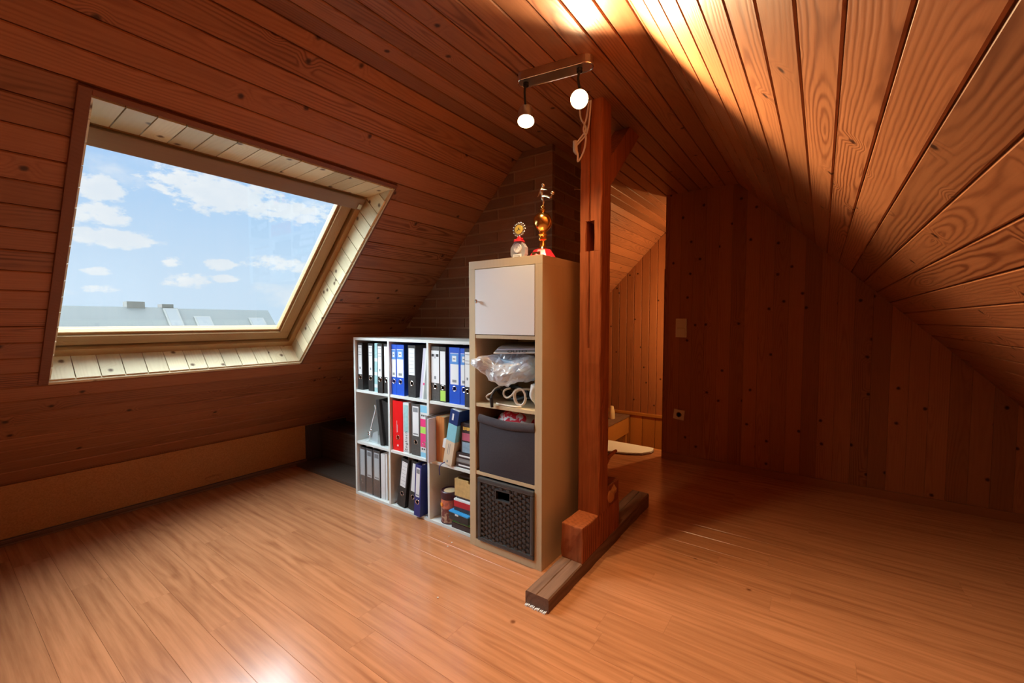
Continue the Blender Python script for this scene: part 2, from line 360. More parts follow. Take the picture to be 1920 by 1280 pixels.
def frame(o, x, y, z):
    m = Matrix.Identity(4)
    for i, v in enumerate((x, y, z)):
        for r in range(3): m[r][i] = v[r]
    m.translation = Vector(o); return m
BOARDS = {}
def board_mesh(L, w, mat, La=None, t=.011, c=.0035):
    """a bevelled tongue-and-groove board, face at z=0; length runs along x (L at y=0, La at y=w)"""
    La = L if La is None else La
    key = (round(L, 3), round(La, 3), round(w, 4), mat)
    if key in BOARDS: return BOARDS[key]
    bm = bmesh.new(); sec = [(0, -t), (0, -c), (c, 0), (w - c, 0), (w, -c), (w, -t)]
    A = [bm.verts.new((0, y, z)) for y, z in sec]; B = [bm.verts.new((L + (La - L) * y / w, y, z)) for y, z in sec]
    for i in range(6): bm.faces.new([A[i], A[(i + 1) % 6], B[(i + 1) % 6], B[i]])
    bm.faces.new(A[::-1]); bm.faces.new(B)
    BOARDS[key] = mesh('board', bm, mat); return BOARDS[key]

# ------------------------------------------------------------------ room dimensions (metres)
XL, XR = -3.47, 1.35            # knee walls
ZC = 2.235                      # flat ceiling
XA, XB = -1.547, -.548          # flat ceiling edges
ZKL = .312
KR = 1.03; BANG = math.atan(KR); ZKR = ZC - KR * (XR - XB)
Y0, Y1 = -1.6, 5.3              # rear gable, hall end wall
YG = 3.75; XG = -1.09           # dark partition
YB, XCH = 2.27, -1.33           # chimney front and its corner
YFE = 3.96                      # floor edge at the stairs
UL = Vector((S2, 0, S2)); NL = Vector((S2, 0, -S2))          # left slope: up-slope, inward normal
VR = Vector((math.cos(BANG), 0, -math.sin(BANG))); NR = Vector((-math.sin(BANG), 0, -math.cos(BANG)))
SL = (ZC - ZKL) / S2; SR = (XR - XB) / math.cos(BANG)
def PL(s, y, d=0.0): return Vector((XL, y, ZKL)) + UL * s - NL * d
WS0, WS1, WY0, WY1 = .84, 2.24, .36, 1.54                     # skylight opening on the slope
WD = .14

# ------------------------------------------------------------------ floor
PL_W, PL_L = .125, 1.28
floor = struct('floor', 'backing_wood', lambda bm: box(bm, XL - .3, XR + .1, Y0 - .1, YFE, -.14, -.0075))
def plank(x0, x1, y0, y1):
    g = .0002; key = ('plank', round(x1 - x0, 3), round(y1 - y0, 4))
    if key not in BOARDS:
        bm = bmesh.new(); L, w = x1 - x0 - 2 * g, y1 - y0 - 2 * g; c = .0005
        sec = [(0, -.0075), (0, -c), (c, 0), (w - c, 0), (w, -c), (w, -.0075)]
        A = [bm.verts.new((0, y, z)) for y, z in sec]; B = [bm.verts.new((L, y, z)) for y, z in sec]
        for i in range(6): bm.faces.new([A[i], A[(i + 1) % 6], B[(i + 1) % 6], B[i]])
        bm.faces.new(A[::-1]); bm.faces.new(B); BOARDS[key] = mesh('plank', bm, 'laminate')
    link('plank', BOARDS[key], floor, (x0 + g, y0 + g, 0))
yy = .743 - PL_W * 19; row = 0; fixed = {19: -2.2, 20: -1.355, 21: -2.75, 18: -1.86}
while yy < YFE - .005:
    a, b = max(yy, Y0), min(yy + PL_W, YFE)
    if b - a > .01:
        off = fixed.get(row, XL + random.uniform(.1, 1.25)); x = off
        while x > XL: x -= PL_L
        while x < XR:
            p, q = max(x, XL), min(x + PL_L, XR)
            if q - p > .02: plank(p, q, a, b)
            x += PL_L
    yy += PL_W; row += 1

# ------------------------------------------------------------------ left slope with skylight opening
BK = .0095
def slab_left(bm, s0, s1, y0, y1, d0=BK, d1=.06):
    P = [PL(s, y, d) for d in (d0, d1) for s, y in ((s0, y0), (s1, y0), (s1, y1), (s0, y1))]
    v = [bm.verts.new(p) for p in P]
    for f in [(0, 1, 2, 3), (7, 6, 5, 4), (0, 4, 5, 1), (1, 5, 6, 2), (2, 6, 7, 3), (3, 7, 4, 0)]: bm.faces.new([v[i] for i in f])
def left_back(bm):
    slab_left(bm, -.15, WS0 - .022, Y0 - .1, Y1 + .1); slab_left(bm, WS1 + .022, SL + .03, Y0 - .1, Y1 + .1)
    slab_left(bm, WS0 - .022, WS1 + .022, Y0 - .1, WY0 - .022); slab_left(bm, WS0 - .022, WS1 + .022, WY1 + .022, Y1 + .1)
cl = struct('ceiling_left', 'backing_wood', left_back)
PIT, BW = .0972, .0925
s = 2.365 - PIT * 24
while s < SL - .01:
    a, b = max(s + .0013, 0), min(s + PIT - .0013, SL)
    if b - a > .012:
        segs = [(Y0, Y1)]
        if b > WS0 - .012 and a < WS1 + .012: segs = [(Y0, WY0 - .03), (WY1 + .012, Y1)]
        for p, q in segs: link('board', board_mesh(q - p, b - a, 'pine_slope'), cl, mtx=frame(PL(a, p), (0, 1, 0), UL, NL))
    s += PIT
# flat ceiling
cf = struct('ceiling', 'backing_wood', lambda bm: box(bm, XA - .05, XB + .05, Y0 - .1, Y1 + .1, ZC + BK, ZC + .06))
n = 11; p = (XB - XA) / n
for i in range(n):
    link('board', board_mesh(Y1 - Y0, p - .0045, 'pine_slope'), cf, mtx=frame((XA + i * p + .0022, Y0, ZC), (0, 1, 0), (1, 0, 0), (0, 0, -1)))
# right slope
def right_back(bm):
    o = Vector((XB, 0, ZC))
    P = [o + VR * s_ - NR * d + Vector((0, y, 0)) for d in (BK, .06) for s_, y in ((-.03, Y0 - .1), (SR + .15, Y0 - .1), (SR + .15, Y1 + .1), (-.03, Y1 + .1))]
    v = [bm.verts.new(q) for q in P]
    for f in [(0, 1, 2, 3), (7, 6, 5, 4), (0, 4, 5, 1), (1, 5, 6, 2), (2, 6, 7, 3), (3, 7, 4, 0)]: bm.faces.new([v[i] for i in f])
cr = struct('ceiling_right', 'backing_wood', right_back)
s = .513 - .0985 * 6
while s < SR - .01:
    a, b = max(s + .0016, 0), min(s + .0985 - .0016, SR)
    if b - a > .012:
        link('board', board_mesh(Y1 - Y0, b - a, 'pine_slope'), cr, mtx=frame(Vector((XB, Y0, ZC)) + VR * a, (0, 1, 0), VR, NR))
    s += .0985
# knee walls
wl = struct('wall_left', 'cork_wall', lambda bm: box(bm, XL - .12, XL, Y0 - .1, Y1 + .1, -.1, ZKL + .004))
wr = struct('wall_right', 'cork_wall', lambda bm: box(bm, XR, XR + .12, Y0 - .1, Y1, -.1, ZKR + .02))
pbox('corner_post', 'ledge_wood', wl, XL, XL + .004, 1.885, 2.265, 0, ZKL)
part('plaster_bump', 'cork_wall', wl, lambda bm: blob(bm, (XL + .002, 1.21, .075), .012, .055, .018), smooth=True)
bl = struct('baseboard_left', 'ledge_wood', lambda bm: box(bm, XL, XL + .016, Y0, 1.885, 0, .034))
for k in range(4):
    part('reed', 'sill_wood', bl, lambda bm: cyl(bm, (XL + .016, Y0, .005 + .008 * k), (XL + .016, 1.885, .005 + .008 * k), .0036, seg=6))

struct('wall_rear', 'pine_wall', lambda bm: box(bm, XL - .1, XR + .1, Y0 - .1, Y0, -.1, 2.3))

# ------------------------------------------------------------------ skylight
def slope_box(bm, s0, s1, y0, y1, d0, d1, bev=0.0):
    return box(bm, s0, s1, y0, y1, d0, d1, bev, frame(PL(0, 0, 0), UL, (0, 1, 0), -NL))
w1 = struct('window_1', 'backing_wood', lambda bm: [slope_box(bm, WS0 - .06, WS0 - .014, WY0 - .16, WY1 + .06, .062, .30), slope_box(bm, WS1 + .016, WS1 + .06, WY0 - .16, WY1 + .06, .062, .30),
    slope_box(bm, WS0 - .014, WS1 + .016, WY0 - .16, WY0 - .11, .062, .30), slope_box(bm, WS0 - .014, WS1 + .016, WY1 + .014, WY1 + .06, .062, .30),
    slope_box(bm, 2.10, WS1 + .016, WY0 - .11, WY1 + .014, .20, .30)])
w1['label'] = 'pivoting roof window in the pine slope'
def liner(o, n, p, x, y, z, L, mat='pine_pale'):
    for i in range(n):
        link('lining_board', board_mesh(L, p - .004, mat), w1, mtx=frame(Vector(o) + Vector(y) * (i * p + .002), x, y, z))
yd = Vector((0, 1, 0)); dn = -NL
nb = 13; liner(PL(WS0, WY0), nb, (WY1 - WY0) / nb, dn, -yd * -1, dn.cross(yd), WD)
top_dir = (PL(2.086, 0, WD) - PL(WS1, 0, 0)); tl = top_dir.length; top_dir.normalize()
liner(PL(WS1, WY1), 14, (WY1 - WY0) / 14, top_dir, -yd, top_dir.cross(-yd), tl)
ns = 16; LD = (dn * WD + Vector((0, -.095, 0))).normalized()
for i in range(ns):                                           # right and left reveals
    p_ = (WS1 - WS0) / ns; s0 = WS0 + i * p_
    def dep(s_): return WD if s_ <= 2.086 else WD * (WS1 - s_) / (WS1 - 2.086)
    a, b = s0 + .002, s0 + p_ - .002
    if dep(b) < .004: b = WS1 - .006
    link('lining_board', board_mesh(dep(a), b - a, 'pine_pale', max(dep(b), .003)), w1, mtx=frame(PL(a, WY1), dn, UL, dn.cross(UL)))
    link('lining_board', board_mesh(dep(b), b - a, 'pine_pale', dep(a)), w1, mtx=frame(PL(b, WY0), LD, -UL, LD.cross(-UL)))
for nm, a in [('casing', (WS0 - .012, WS1 + .022, WY0 - .032, WY0 + .001, -.012, .01)), ('casing', (WS1 + .001, WS1 + .022, WY0 + .001, WY1 + .012, -.012, .01)),
              ('casing', (WS0 - .012, WS1 + .001, WY1 + .002, WY1 + .014, -.010, .01))]:
    part(nm, 'casing_wood', w1, lambda bm: slope_box(bm, *a, bev=.002))
part('sill_edge', 'pine_pale', w1, lambda bm: slope_box(bm, WS0 - .014, WS0 + .003, WY0, WY1, -.010, .012, bev=.002))
part('reveal_edge', 'pine_pale', w1, lambda bm: slope_box(bm, WS0, WS1, WY1 - .001, WY1 + .004, -.011, .006))
FS0, FS1, FY0, FY1 = .846, 2.09, .265, 1.546
def ring(bm, s0, s1, y0, y1, w, d0, d1, bev=.003, wt=None, wb=None):
    wt = w if wt is None else wt; wb = w if wb is None else wb
    slope_box(bm, s0, s0 + wb, y0, y1, d0, d1, bev); slope_box(bm, s1 - wt, s1, y0, y1, d0, d1, bev)
    slope_box(bm, s0 + wb, s1 - wt, y0, y0 + w, d0, d1, bev); slope_box(bm, s0 + wb, s1 - wt, y1 - w, y1, d0, d1, bev)
part('outer_frame', 'frame_pine', w1, lambda bm: ring(bm, FS0, FS1, FY0, FY1, .048, WD, .24))
part('gasket', 'flat_black', w1, lambda bm: ring(bm, FS0 + .048, FS1 - .03, FY0 + .04, FY1 - .048, .014, .175, .24, 0))
sash = part('sash', 'frame_pine', w1, lambda bm: ring(bm, FS0 + .060, FS1 - .034, FY0 + .045, FY1 - .060, .062, .158, .225, wt=.07))
part('glazing_bead', 'frame_pine', sash, lambda bm: ring(bm, FS0 + .120, FS1 - .10, FY0 + .05, FY1 - .120, .016, .172, .20))
part('ventilation_bar', 'vent_wood', w1, lambda bm: slope_box(bm, FS1 - .095, FS1 - .022, FY0 + .004, FY1 - .03, .118, .160, bev=.006), label='dark grip bar of the roof window')
part('hinge_plate', 'steel_brush', w1, lambda bm: slope_box(bm, FS1 - .085, FS1 - .055, FY1 - .062, FY1 - .040, .112, .119))
part('pane', 'pane_glass', w1, lambda bm: slope_box(bm, FS0 + .115, FS1 - .09, FY0 + .048, FY1 - .115, .190, .196))

# ------------------------------------------------------------------ dark partition, hall, stairwell
def zroof(x): return min(ZC, x - XL + ZKL, ZC - KR * (x - XB))
def vwall(name, x0, x1, y, zb, mat, pitch, thick, gap=.003, cham=.002, back='backing_wood'):
    def core(bm):
        xs = [x0] + [v for v in (XA, XB) if x0 < v < x1] + [x1]
        poly = [(x0, zb), (x1, zb)] + [(v, zroof(v) + .004) for v in reversed(xs)]
        prism(bm, poly, lambda u, v: (u, y + .009, v), (0, thick, 0))
    w = struct(name, back, core)
    x = x1
    while x > x0 + .01:
        a = max(x - pitch, x0); ww = x - a - gap
        if ww > .01:
            h0, h1 = zroof(x - .0015) - zb, zroof(x - .0015 - ww) - zb
            link('board', board_mesh(h0, ww, mat, h1, t=.009, c=cham), w, mtx=frame((x - .0015, y, zb), (0, 0, 1), (-1, 0, 0), (0, -1, 0)))
        x -= pitch
    return w
wp = vwall('wall_partition', XG, XR - .02, YG, 0, 'pine_wall', .0955, .08, .0008, .0006)
pbox('end_strip', 'pine_wall', wp, XG - .005, XG, YG - .004, YG + .085, .0, 1.62)
struct('baseboard_partition', 'pine_wall', lambda bm: box(bm, XG, XR, YG - .014, YG, 0, .055, .002))
wb = vwall('wall_back', -3.3, XR - .02, Y1, .03, 'pine_wall', .0955, .08, .005, .003)
wains = struct('wall_wainscot', 'backing_wood', lambda bm: box(bm, -3.3, XR, Y1 + .005, Y1 + .08, -1.6, .02))
x = -1.0
while x > -2.6:
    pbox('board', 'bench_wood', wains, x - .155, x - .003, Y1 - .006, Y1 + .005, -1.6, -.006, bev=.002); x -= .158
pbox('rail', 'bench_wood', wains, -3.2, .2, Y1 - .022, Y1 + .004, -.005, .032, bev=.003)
struct('wall_stairs_right', 'pine_wall', lambda bm: box(bm, -.55, -.45, YG + .095, Y1, -1.6, ZC))
struct('floor_stairs', 'laminate', lambda bm: box(bm, -3.3, -.4, YFE, Y1 + .1, -1.62, -1.55))
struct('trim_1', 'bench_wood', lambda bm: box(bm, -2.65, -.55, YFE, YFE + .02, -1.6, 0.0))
struct('trim_2', 'beam_wood', lambda bm: box(bm, -.55, XR, YFE + .0, YFE + .05, -.2, ZC - .9))

# ------------------------------------------------------------------ brick chimney breast
YCB = 2.86
def chim(bm):
    e = .0045; zl = lambda x: x - XL + ZKL
    poly = [(XL + .02, 0), (XCH - e, 0), (XCH - e, ZC), (XA, ZC), (XL + .02, zl(XL + .02))]
    prism(bm, poly, lambda u, v: (u, YB + e, v), (0, YCB - YB - e, 0))
struct('wall_stairs_left', 'pine_wall', lambda bm: prism(bm, [(-2.75, -1.6), (-2.65, -1.6), (-2.65, -2.65 - XL + ZKL), (-2.75, -2.75 - XL + ZKL)], lambda u, v: (u, YCB, v), (0, Y1 - YCB, 0)))
ch = struct('wall_chimney', 'mortar', chim)
def clip(poly, f):
    out = []
    for i, a in enumerate(poly):
        b = poly[(i + 1) % len(poly)]; fa, fb = f(a), f(b)
        if fa >= 0: out.append(a)
        if (fa >= 0) != (fb >= 0):
            u = fa / (fa - fb); out.append((a[0] + (b[0] - a[0]) * u, a[1] + (b[1] - a[1]) * u))
    return out
CRS, MJ, BL = .0708, .012, .288
z = 2.266 - CRS * 28; r_ = 0
while z < ZC:
    x = XCH if r_ % 2 == 0 else XCH
    first = .130 if r_ % 2 == 0 else .288
    while x > XL:
        w = first; first = BL
        q = [(x - w + MJ, z + MJ / 2), (x, z + MJ / 2), (x, min(z + CRS - MJ / 2, ZC)), (x - w + MJ, min(z + CRS - MJ / 2, ZC))]
        q = clip(q, lambda p_: (p_[0] - XL + ZKL - .004) - p_[1])
        if len(q) >= 3:
            ar = abs(sum(q[i][0] * q[(i + 1) % len(q)][1] - q[(i + 1) % len(q)][0] * q[i][1] for i in range(len(q)))) / 2
            if ar > .0006 and not (z < 1.02 and -2.5 < x < -1.40):
                cx, cz = x - w / 2, z; key = ('brick', r_ % 2, round(w, 3)) if len(q) == 4 and ar > .9 * (w - MJ) * (CRS - MJ) and z + CRS < ZC else None
                pr = random.uniform(-.0015, .0015)
                if key and key in BOARDS: me = BOARDS[key]
                else:
                    bm = bmesh.new(); prism(bm, [(u - cx, v - cz) for u, v in q], lambda u, v: (u, 0, v), (0, .03, 0)); me = mesh('brick', bm, 'brick_clay')
                    if key: BOARDS[key] = me
                link('brick', me, ch, (cx, YB + pr, cz))
        x -= w
    # the narrow flank beside the post
    yb_ = YB + .034; k = 0
    while yb_ < YCB - .02:
        w = (.12 if r_ % 2 else .26) if k == 0 else BL
        e = min(yb_ + w, YCB)
        if z + CRS < ZC + .01 and z > .8:
            key = ('flank', round(e - yb_, 3), round(min(z + CRS, ZC) - z, 3))
            if key not in BOARDS:
                bm = bmesh.new(); box(bm, -.03, 0, 0, e - yb_ - MJ, MJ / 2, min(CRS, ZC - z) - MJ / 2); BOARDS[key] = mesh('brick', bm, 'brick_clay')
            link('brick', BOARDS[key], ch, (XCH + random.uniform(-.001, .001), yb_, z))
        yb_ = e; k += 1
    z += CRS; r_ += 1

# ------------------------------------------------------------------ dark ledge in the eaves corner
lg = thing('storage_ledge', 'dark stained low timber ledge in the eaves corner behind the white bookcase', 'ledge', (-3.0, 2.12, 0))
pbox('front_board', 'ledge_wood', lg, -.445, .425, -.10, -.085, .022, .262)
pbox('top_board', 'ledge_wood', lg, -.445, .425, -.125, .135, .262, .287, bev=.003)
pbox('end_panel', 'ledge_wood', lg, -.445, -.43, -.085, .13, .0, .262)
pbox('foot_plank', 'ledge_wood', lg, -.44, .40, -.33, -.09, 0, .02, bev=.002)

# ------------------------------------------------------------------ white bookcase
BX0, BX1, BY, BD, BH, TH = -2.565, -1.49, 1.741, .30, 1.072, .017
bc = thing('bookcase', 'white cube bookcase of nine open compartments full of binders', 'bookcase', (BX0, BY, 0))
BWd = BX1 - BX0; cw = (BWd - TH) / 3; chh = (BH - TH) / 3
for i in range(4):
    pbox('upright', 'white_lacquer', bc, i * cw, i * cw + TH, 0, BD, TH if i % 3 else 0, BH - TH if i % 3 else BH, bev=.001)
for c in range(3):
    for r in (1, 2):
        pbox('shelf', 'white_lacquer', bc, c * cw + TH, (c + 1) * cw, .004, BD, r * chh, r * chh + TH, bev=.001)
pbox('bottom_panel', 'white_lacquer', bc, TH, BWd - TH, 0, BD, 0, TH, bev=.001)
pbox('top_panel', 'white_lacquer', bc, TH, BWd - TH, .0, BD, BH - TH, BH, bev=.001)
pbox('edge_band', 'white_lacquer', bc, TH, BWd - TH, -.0008, .0, BH - TH, BH)
pbox('back_panel', 'white_lacquer', bc, .002, BWd - .002, BD, BD + .004, .002, BH - .002)
CX = [BX0 + i * cw + TH for i in range(3)]; CXE = [BX0 + (i + 1) * cw for i in range(3)]
RZ = [TH, chh + TH, 2 * chh + TH]                               # inner floor of bottom, middle, top row

# ------------------------------------------------------------------ binders
def binder(x0, x1, y, zb, mat, lab, label, h=.315, d=.275, tilt=0.0, ringz=.085, group=None, name='binder'):
    w = x1 - x0; o = (x1 if tilt > 0 else x0, y, zb); a = -w if tilt > 0 else 0.0
    t_ = thing(name, label, 'binder', o, (0, tilt, 0), group)
    m = a + w / 2; rr = min(.0135, w * .27)
    def cover(bm):
        if ringz:                                               # spine board with a round finger hole
            z0, z1 = ringz - rr, ringz + rr
            box(bm, a, a + w, 0, .003, 0, z0); box(bm, a, a + w, 0, .003, z1, h); box(bm, a, m - rr, 0, .003, z0, z1); box(bm, m + rr, a + w, 0, .003, z0, z1)
            for q in range(4):
                arc = [(m + rr * math.cos(q * PI / 2 + k * PI / 8), ringz + rr * math.sin(q * PI / 2 + k * PI / 8)) for k in range(5)]
                sx, sz = ((1, 1), (-1, 1), (-1, -1), (1, -1))[q]
                prism(bm, arc + [(m + sx * rr, ringz + sz * rr)], lambda u, v: (u, 0, v), (0, .003, 0))
        else: box(bm, a, a + w, 0, .003, 0, h, .001)
        box(bm, a, a + .0026, .003, d, 0, h); box(bm, a + w - .0026, a + w, .003, d, 0, h)
    part('cover', mat, t_, cover)
    pbox('paper_block', 'paper', t_, a + .0034, a + w - .0034, .05, d - .02, .006, h - .012)
    if lab:
        lw, z0, z1 = lab['w'] * w / 2, lab['z'][0], lab['z'][1]
        L = pbox('spine_label', lab.get('mat', 'label_white'), t_, m - lw, m + lw, -.0007, 0, z0, z1)
        k = lab.get('deco')
        if k == 'blue':
            pbox('header', 'label_blue', L, m - lw, m + lw, -.0011, -.0007, z1 - .062, z1 - .003)
            pbox('logo', 'label_white', L, m - lw * .5, m + lw * .5, -.0014, -.0011, z1 - .048, z1 - .016)
            pbox('logo_mark', 'print_grey', L, m - lw * .3, m + lw * .3, -.0016, -.0014, z1 - .036, z1 - .029)
            pbox('barcode', 'print_grey', L, m - lw * .5, m + lw * .5, -.0011, -.0007, z0 + .012, z0 + .027)
        elif k == 'band':
            pbox('header', 'print_black', L, m - lw * .9, m - lw * .3, -.0011, -.0007, z1 - .035, z1 - .020)
            pbox('header', 'print_black', L, m + lw * .3, m + lw * .9, -.0011, -.0007, z1 - .035, z1 - .020)
            pbox('emblem', 'print_grey', L, m - lw * .25, m + lw * .25, -.0011, -.0007, z0 + .022, z0 + .040)
            pbox('print_line', 'print_grey', L, m - lw * .1, m + lw * .1, -.0011, -.0007, z1 - .045, z1 - .020)
        elif k == 'head':
            for q in (.012, .045, .062): pbox('print_line', 'print_grey', L, m - lw * .85, m + lw * .85, -.0011, -.0007, z1 - q - .003, z1 - q)
            pbox('emblem', 'print_grey', L, m - lw * .35, m + lw * .35, -.0011, -.0007, z0 + .035, z0 + .050)
        elif k == 'lines':
            nn = 7
            for q in range(nn): pbox('print_line', 'print_grey', L, m - lw * .8, m + lw * .8, -.0010, -.0007, z0 + (q + .7) * (z1 - z0) / nn, z0 + (q + .7) * (z1 - z0) / nn + .0012)
        elif k == 'panel':
            pbox('header', 'print_grey', L, m - lw * .8, m + lw * .8, -.0011, -.0007, z1 - .035, z1 - .008)
            pbox('print_line', 'print_grey', L, m - lw * .8, m + lw * .8, -.0011, -.0007, z0 + .008, z0 + .016)
        if lab.get('tag'): pbox('green_tag', 'label_green', t_, m - lw, m + lw, -.0007, 0, .006, .066, label='lime green sticker on the spine')
    if ringz:
        part('finger_ring', 'chrome', t_, lambda bm: torus(bm, (m, -.0005, ringz), (0, -1, 0), rr, .0022), smooth=True)
        part('finger_hole', mat, t_, lambda bm: cyl(bm, (m, .0005, ringz), (m, .016, ringz), rr, seg=16, caps=False))
    if not tilt:
        for zz in (.14, .20): part('rivet', 'chrome', t_, lambda bm: cyl(bm, (a + w, .06, zz), (a + w + .003, .06, zz), .005, seg=10))
    return t_
Z3, Z2, Z1 = RZ[2], RZ[1], RZ[0]
N = dict(w=.72, z=(.105, .300)); HD = dict(w=.72, z=(.105, .300), deco='head')
binder(-2.541, -2.489, 1.756, Z3, 'binder_black', HD, 'black binder with slim white label at the eaves end of the top row')
binder(-2.427, -2.377, 1.756, Z3, 'binder_black', HD, 'black binder with a slim white label, left of the mottled turquoise folder')
binder(-2.314, -2.265, 1.743, Z3, 'binder_black', HD, 'black binder with a slim white label, right of the mottled turquoise folder', ringz=.088)
binder(-2.2615, -2.2155, 1.752, Z3, 'binder_black', N, 'black binder with a white label half hidden behind the first bookcase divider')
tf = thing('folder', 'thin mottled turquoise and white folder between black binders in the top row', 'folder', (-2.360, 1.752, Z3), (0, math.radians(1.2), 0))
pbox('cover', 'binder_teal', tf, 0, .033, 0, .23, 0, .318, bev=.002)
for zz in (.03, .11, .20): pbox('stripe', 'paper', tf, .001, .032, -.0006, 0, zz, zz + .022)
BLUE = dict(w=.86, z=(.112, .288), deco='blue')
g = 'pair of bright blue binders left of the lined label'
binder(-2.195, -2.1475, 1.758, Z3, 'binder_blue', dict(w=.8, z=(.112, .285), deco='blue'), 'bright blue binder standing against the first divider of the top row')
binder(-2.144, -2.074, 1.757, Z3, 'binder_blue', BLUE, 'wide bright blue binder between a blue and a black binder in the top row')
binder(-2.037, -1.972, 1.757, Z3, 'binder_black', dict(w=.80, z=(.135, .297), deco='lines'), 'black binder with a wide ruled white label beside leaning lilac papers')
pp = thing('paper_bundle', 'bundle of white and lilac papers leaning in the top row with a pink tab', 'papers', (-1.901, 1.754, Z3), (0, math.radians(7), 0))
pbox('sheet_stack', 'paper_lilac', pp, -.034, -.012, 0, .22, -.002, .300); pbox('sheet_stack', 'paper', pp, -.011, 0, -.002, .22, 0, .292)
pbox('pink_tab', 'label_pink', pp, -.010, .001, -.0035, -.002, .085, .098, label='small pink index tab')
binder(-1.838, -1.769, 1.756, Z3, 'binder_marble', dict(w=.9, z=(.105, .292), deco='band'), 'wide black binder with black bar printed on its white label, top row')
binder(-1.764, -1.717, 1.754, Z3, 'binder_black', dict(w=.86, z=(.100, .290), tag=1), 'black binder with a lime green sticker below its finger ring', ringz=.083)
binder(-1.693, -1.614, 1.757, Z3, 'binder_blue', dict(w=.78, z=(.108, .284), deco='blue'), 'bright blue binder right of the binder with the lime green sticker')
binder(-1.6105, -1.5555, 1.757, Z3, 'binder_blue', dict(w=.82, z=(.108, .284), deco='blue'), 'bright blue binder half hidden behind a black binder beside the tall shelf', h=.312)
binder(-1.552, -1.5105, 1.728, Z3, 'binder_black', dict(w=.82, z=(.110, .296), deco='head'), 'black binder standing forward beside the tall birch shelf, covering a blue one', d=.28)
# middle row
rb = binder(-2.186, -2.092, 1.757, Z2, 'binder_red', None, 'bright red binder in the middle compartment')
pbox('print_line', 'paper', rb, .037, .039, -.0006, 0, .115, .190); pbox('print_line', 'paper', rb, .043, .045, -.0006, 0, .118, .165)
part('emblem', 'paper', rb, lambda bm: cyl(bm, (.046, -.0006, .034), (.046, .002, .034), .007, seg=6))
ef = thing('folder', 'slim white and turquoise school folder with vertical lettering beside the red binder', 'folder', (-2.088, 1.757, Z2))
pbox('cover', 'paper', ef, 0, .052, 0, .24, 0, .312, bev=.002); pbox('turquoise_panel', 'binder_teal', ef, .006, .047, -.0008, 0, .130, .298)
text('lettering', 'Englisch', .030, 'print_black', ef, front_mtx(.027, -.0006, .075, PI / 2), space=1.25)
pbox('stripe', 'print_grey', ef, .008, .045, -.0008, 0, .008, .012)
binder(-2.012, -1.938, 1.757, Z2, 'binder_marble', dict(w=.72, z=(.120, .300), deco='panel'), 'dark grey marbled binder with a boxed white label beside the pink and green folder', ringz=.082)
cb = binder(-1.934, -1.869, 1.757, Z2, 'paper', None, 'white binder striped sky blue, pink and lime green on its spine', ringz=.082)
for mt, a, b in [('label_sky', .270, .312), ('label_pink', .185, .232), ('label_green', .145, .184), ('label_pink', .062, .144), ('label_sky', .002, .030)]:
    pbox('colour_block', mt, cb, .001, .064, -.0004, 0, a, b)
for zz in (.247, .045):
    for k in range(3): pbox('lettering', 'print_black', cb, .010 + .017 * k, .020 + .017 * k, -.0006, 0, zz, zz + .010)
# black folder with a clear sleeve, first middle compartment
sv = thing('document_case', 'black document case leaning with an open clear sleeve and metal clip', 'folder', (-2.325, 1.765, Z2))
LEAN = math.radians(-9)
part('case', 'binder_black', sv, lambda bm: box(bm, 0, .034, 0, .25, 0, .300, .004, Matrix.Rotation(math.radians(-8), 4, 'Y')))
part('spine_flap', 'binder_black', sv, lambda bm: prism(bm, [(.03, 0), (.100, 0), (.098, .27), (-.008, .298)], lambda u, v: (u, .02, v), (0, .006, 0)))
part('clear_sleeve', 'plastic_sleeve', sv, lambda bm: prism(bm, [(-.135, .001), (.01, .001), (-.043, .235), (-.052, .235), (-.112, .075)], lambda u, v: (u, .01, v), (0, .002, 0)))
part('paper_insert', 'paper', sv, lambda bm: prism(bm, [(-.118, .002), (-.052, .002), (-.046, .085), (-.098, .066)], lambda u, v: (u, .018, v), (0, .001, 0)))
part('sleeve_edge', 'label_white', sv, lambda bm: tube(bm, [(-.150, .006, .003), (-.122, .006, .022), (-.112, .006, .075), (-.085, .006, .15), (-.054, .006, .225), (-.058, .006, .26)], .0036))
part('metal_clip', 'chrome', sv, lambda bm: [blob(bm, (-.128, .006, .052), .014, .004, .006), blob(bm, (-.130, .006, .066), .016, .004, .006), blob(bm, (-.108, .006, .084), .012, .004, .006)], smooth=True)
# grey folders, wooden box, leaning book, game boxes: last middle compartment
gf = thing('folder', 'bundle of grey and mauve soft folders standing forward of the divider', 'folder', (-1.838, 1.705, Z2))
pbox('sleeve', 'grey_folder', gf, 0, .014, .003, .24, 0, .268, bev=.003); pbox('sleeve', 'print_grey', gf, .0145, .022, .0, .24, 0, .262, bev=.002); pbox('sleeve', 'paper_lilac', gf, .0225, .033, -.004, .24, 0, .256, bev=.003)
wbx = thing('wooden_box', 'upright orange-brown wooden box in the middle row beside grey folders', 'box', (-1.800, 1.757, Z2))
pbox('side_board', 'box_wood', wbx, 0, .064, 0, .012, 0, .262, bev=.001); pbox('side_board', 'box_wood', wbx, .053, .064, .012, .20, 0, .262, bev=.001)
pbox('side_board', 'box_wood', wbx, 0, .011, .012, .20, 0, .262, bev=.001); pbox('top_board', 'birch', wbx, .011, .053, .012, .20, .246, .261); pbox('bottom_board', 'box_wood', wbx, .011, .053, .012, .20, 0, .01)
bk = thing('book', 'thick book with navy, sky blue and cream cover leaning on game boxes', 'book', (-1.662, 1.735, Z2), (0, math.radians(11.5), 0))
for mt, a, b in [('book_cream', 0, .140), ('book_sky', .140, .238), ('book_blue', .238, .320)]:
    pbox('cover_panel', mt, bk, -.066, 0, 0, .165, a, b, bev=.0012)
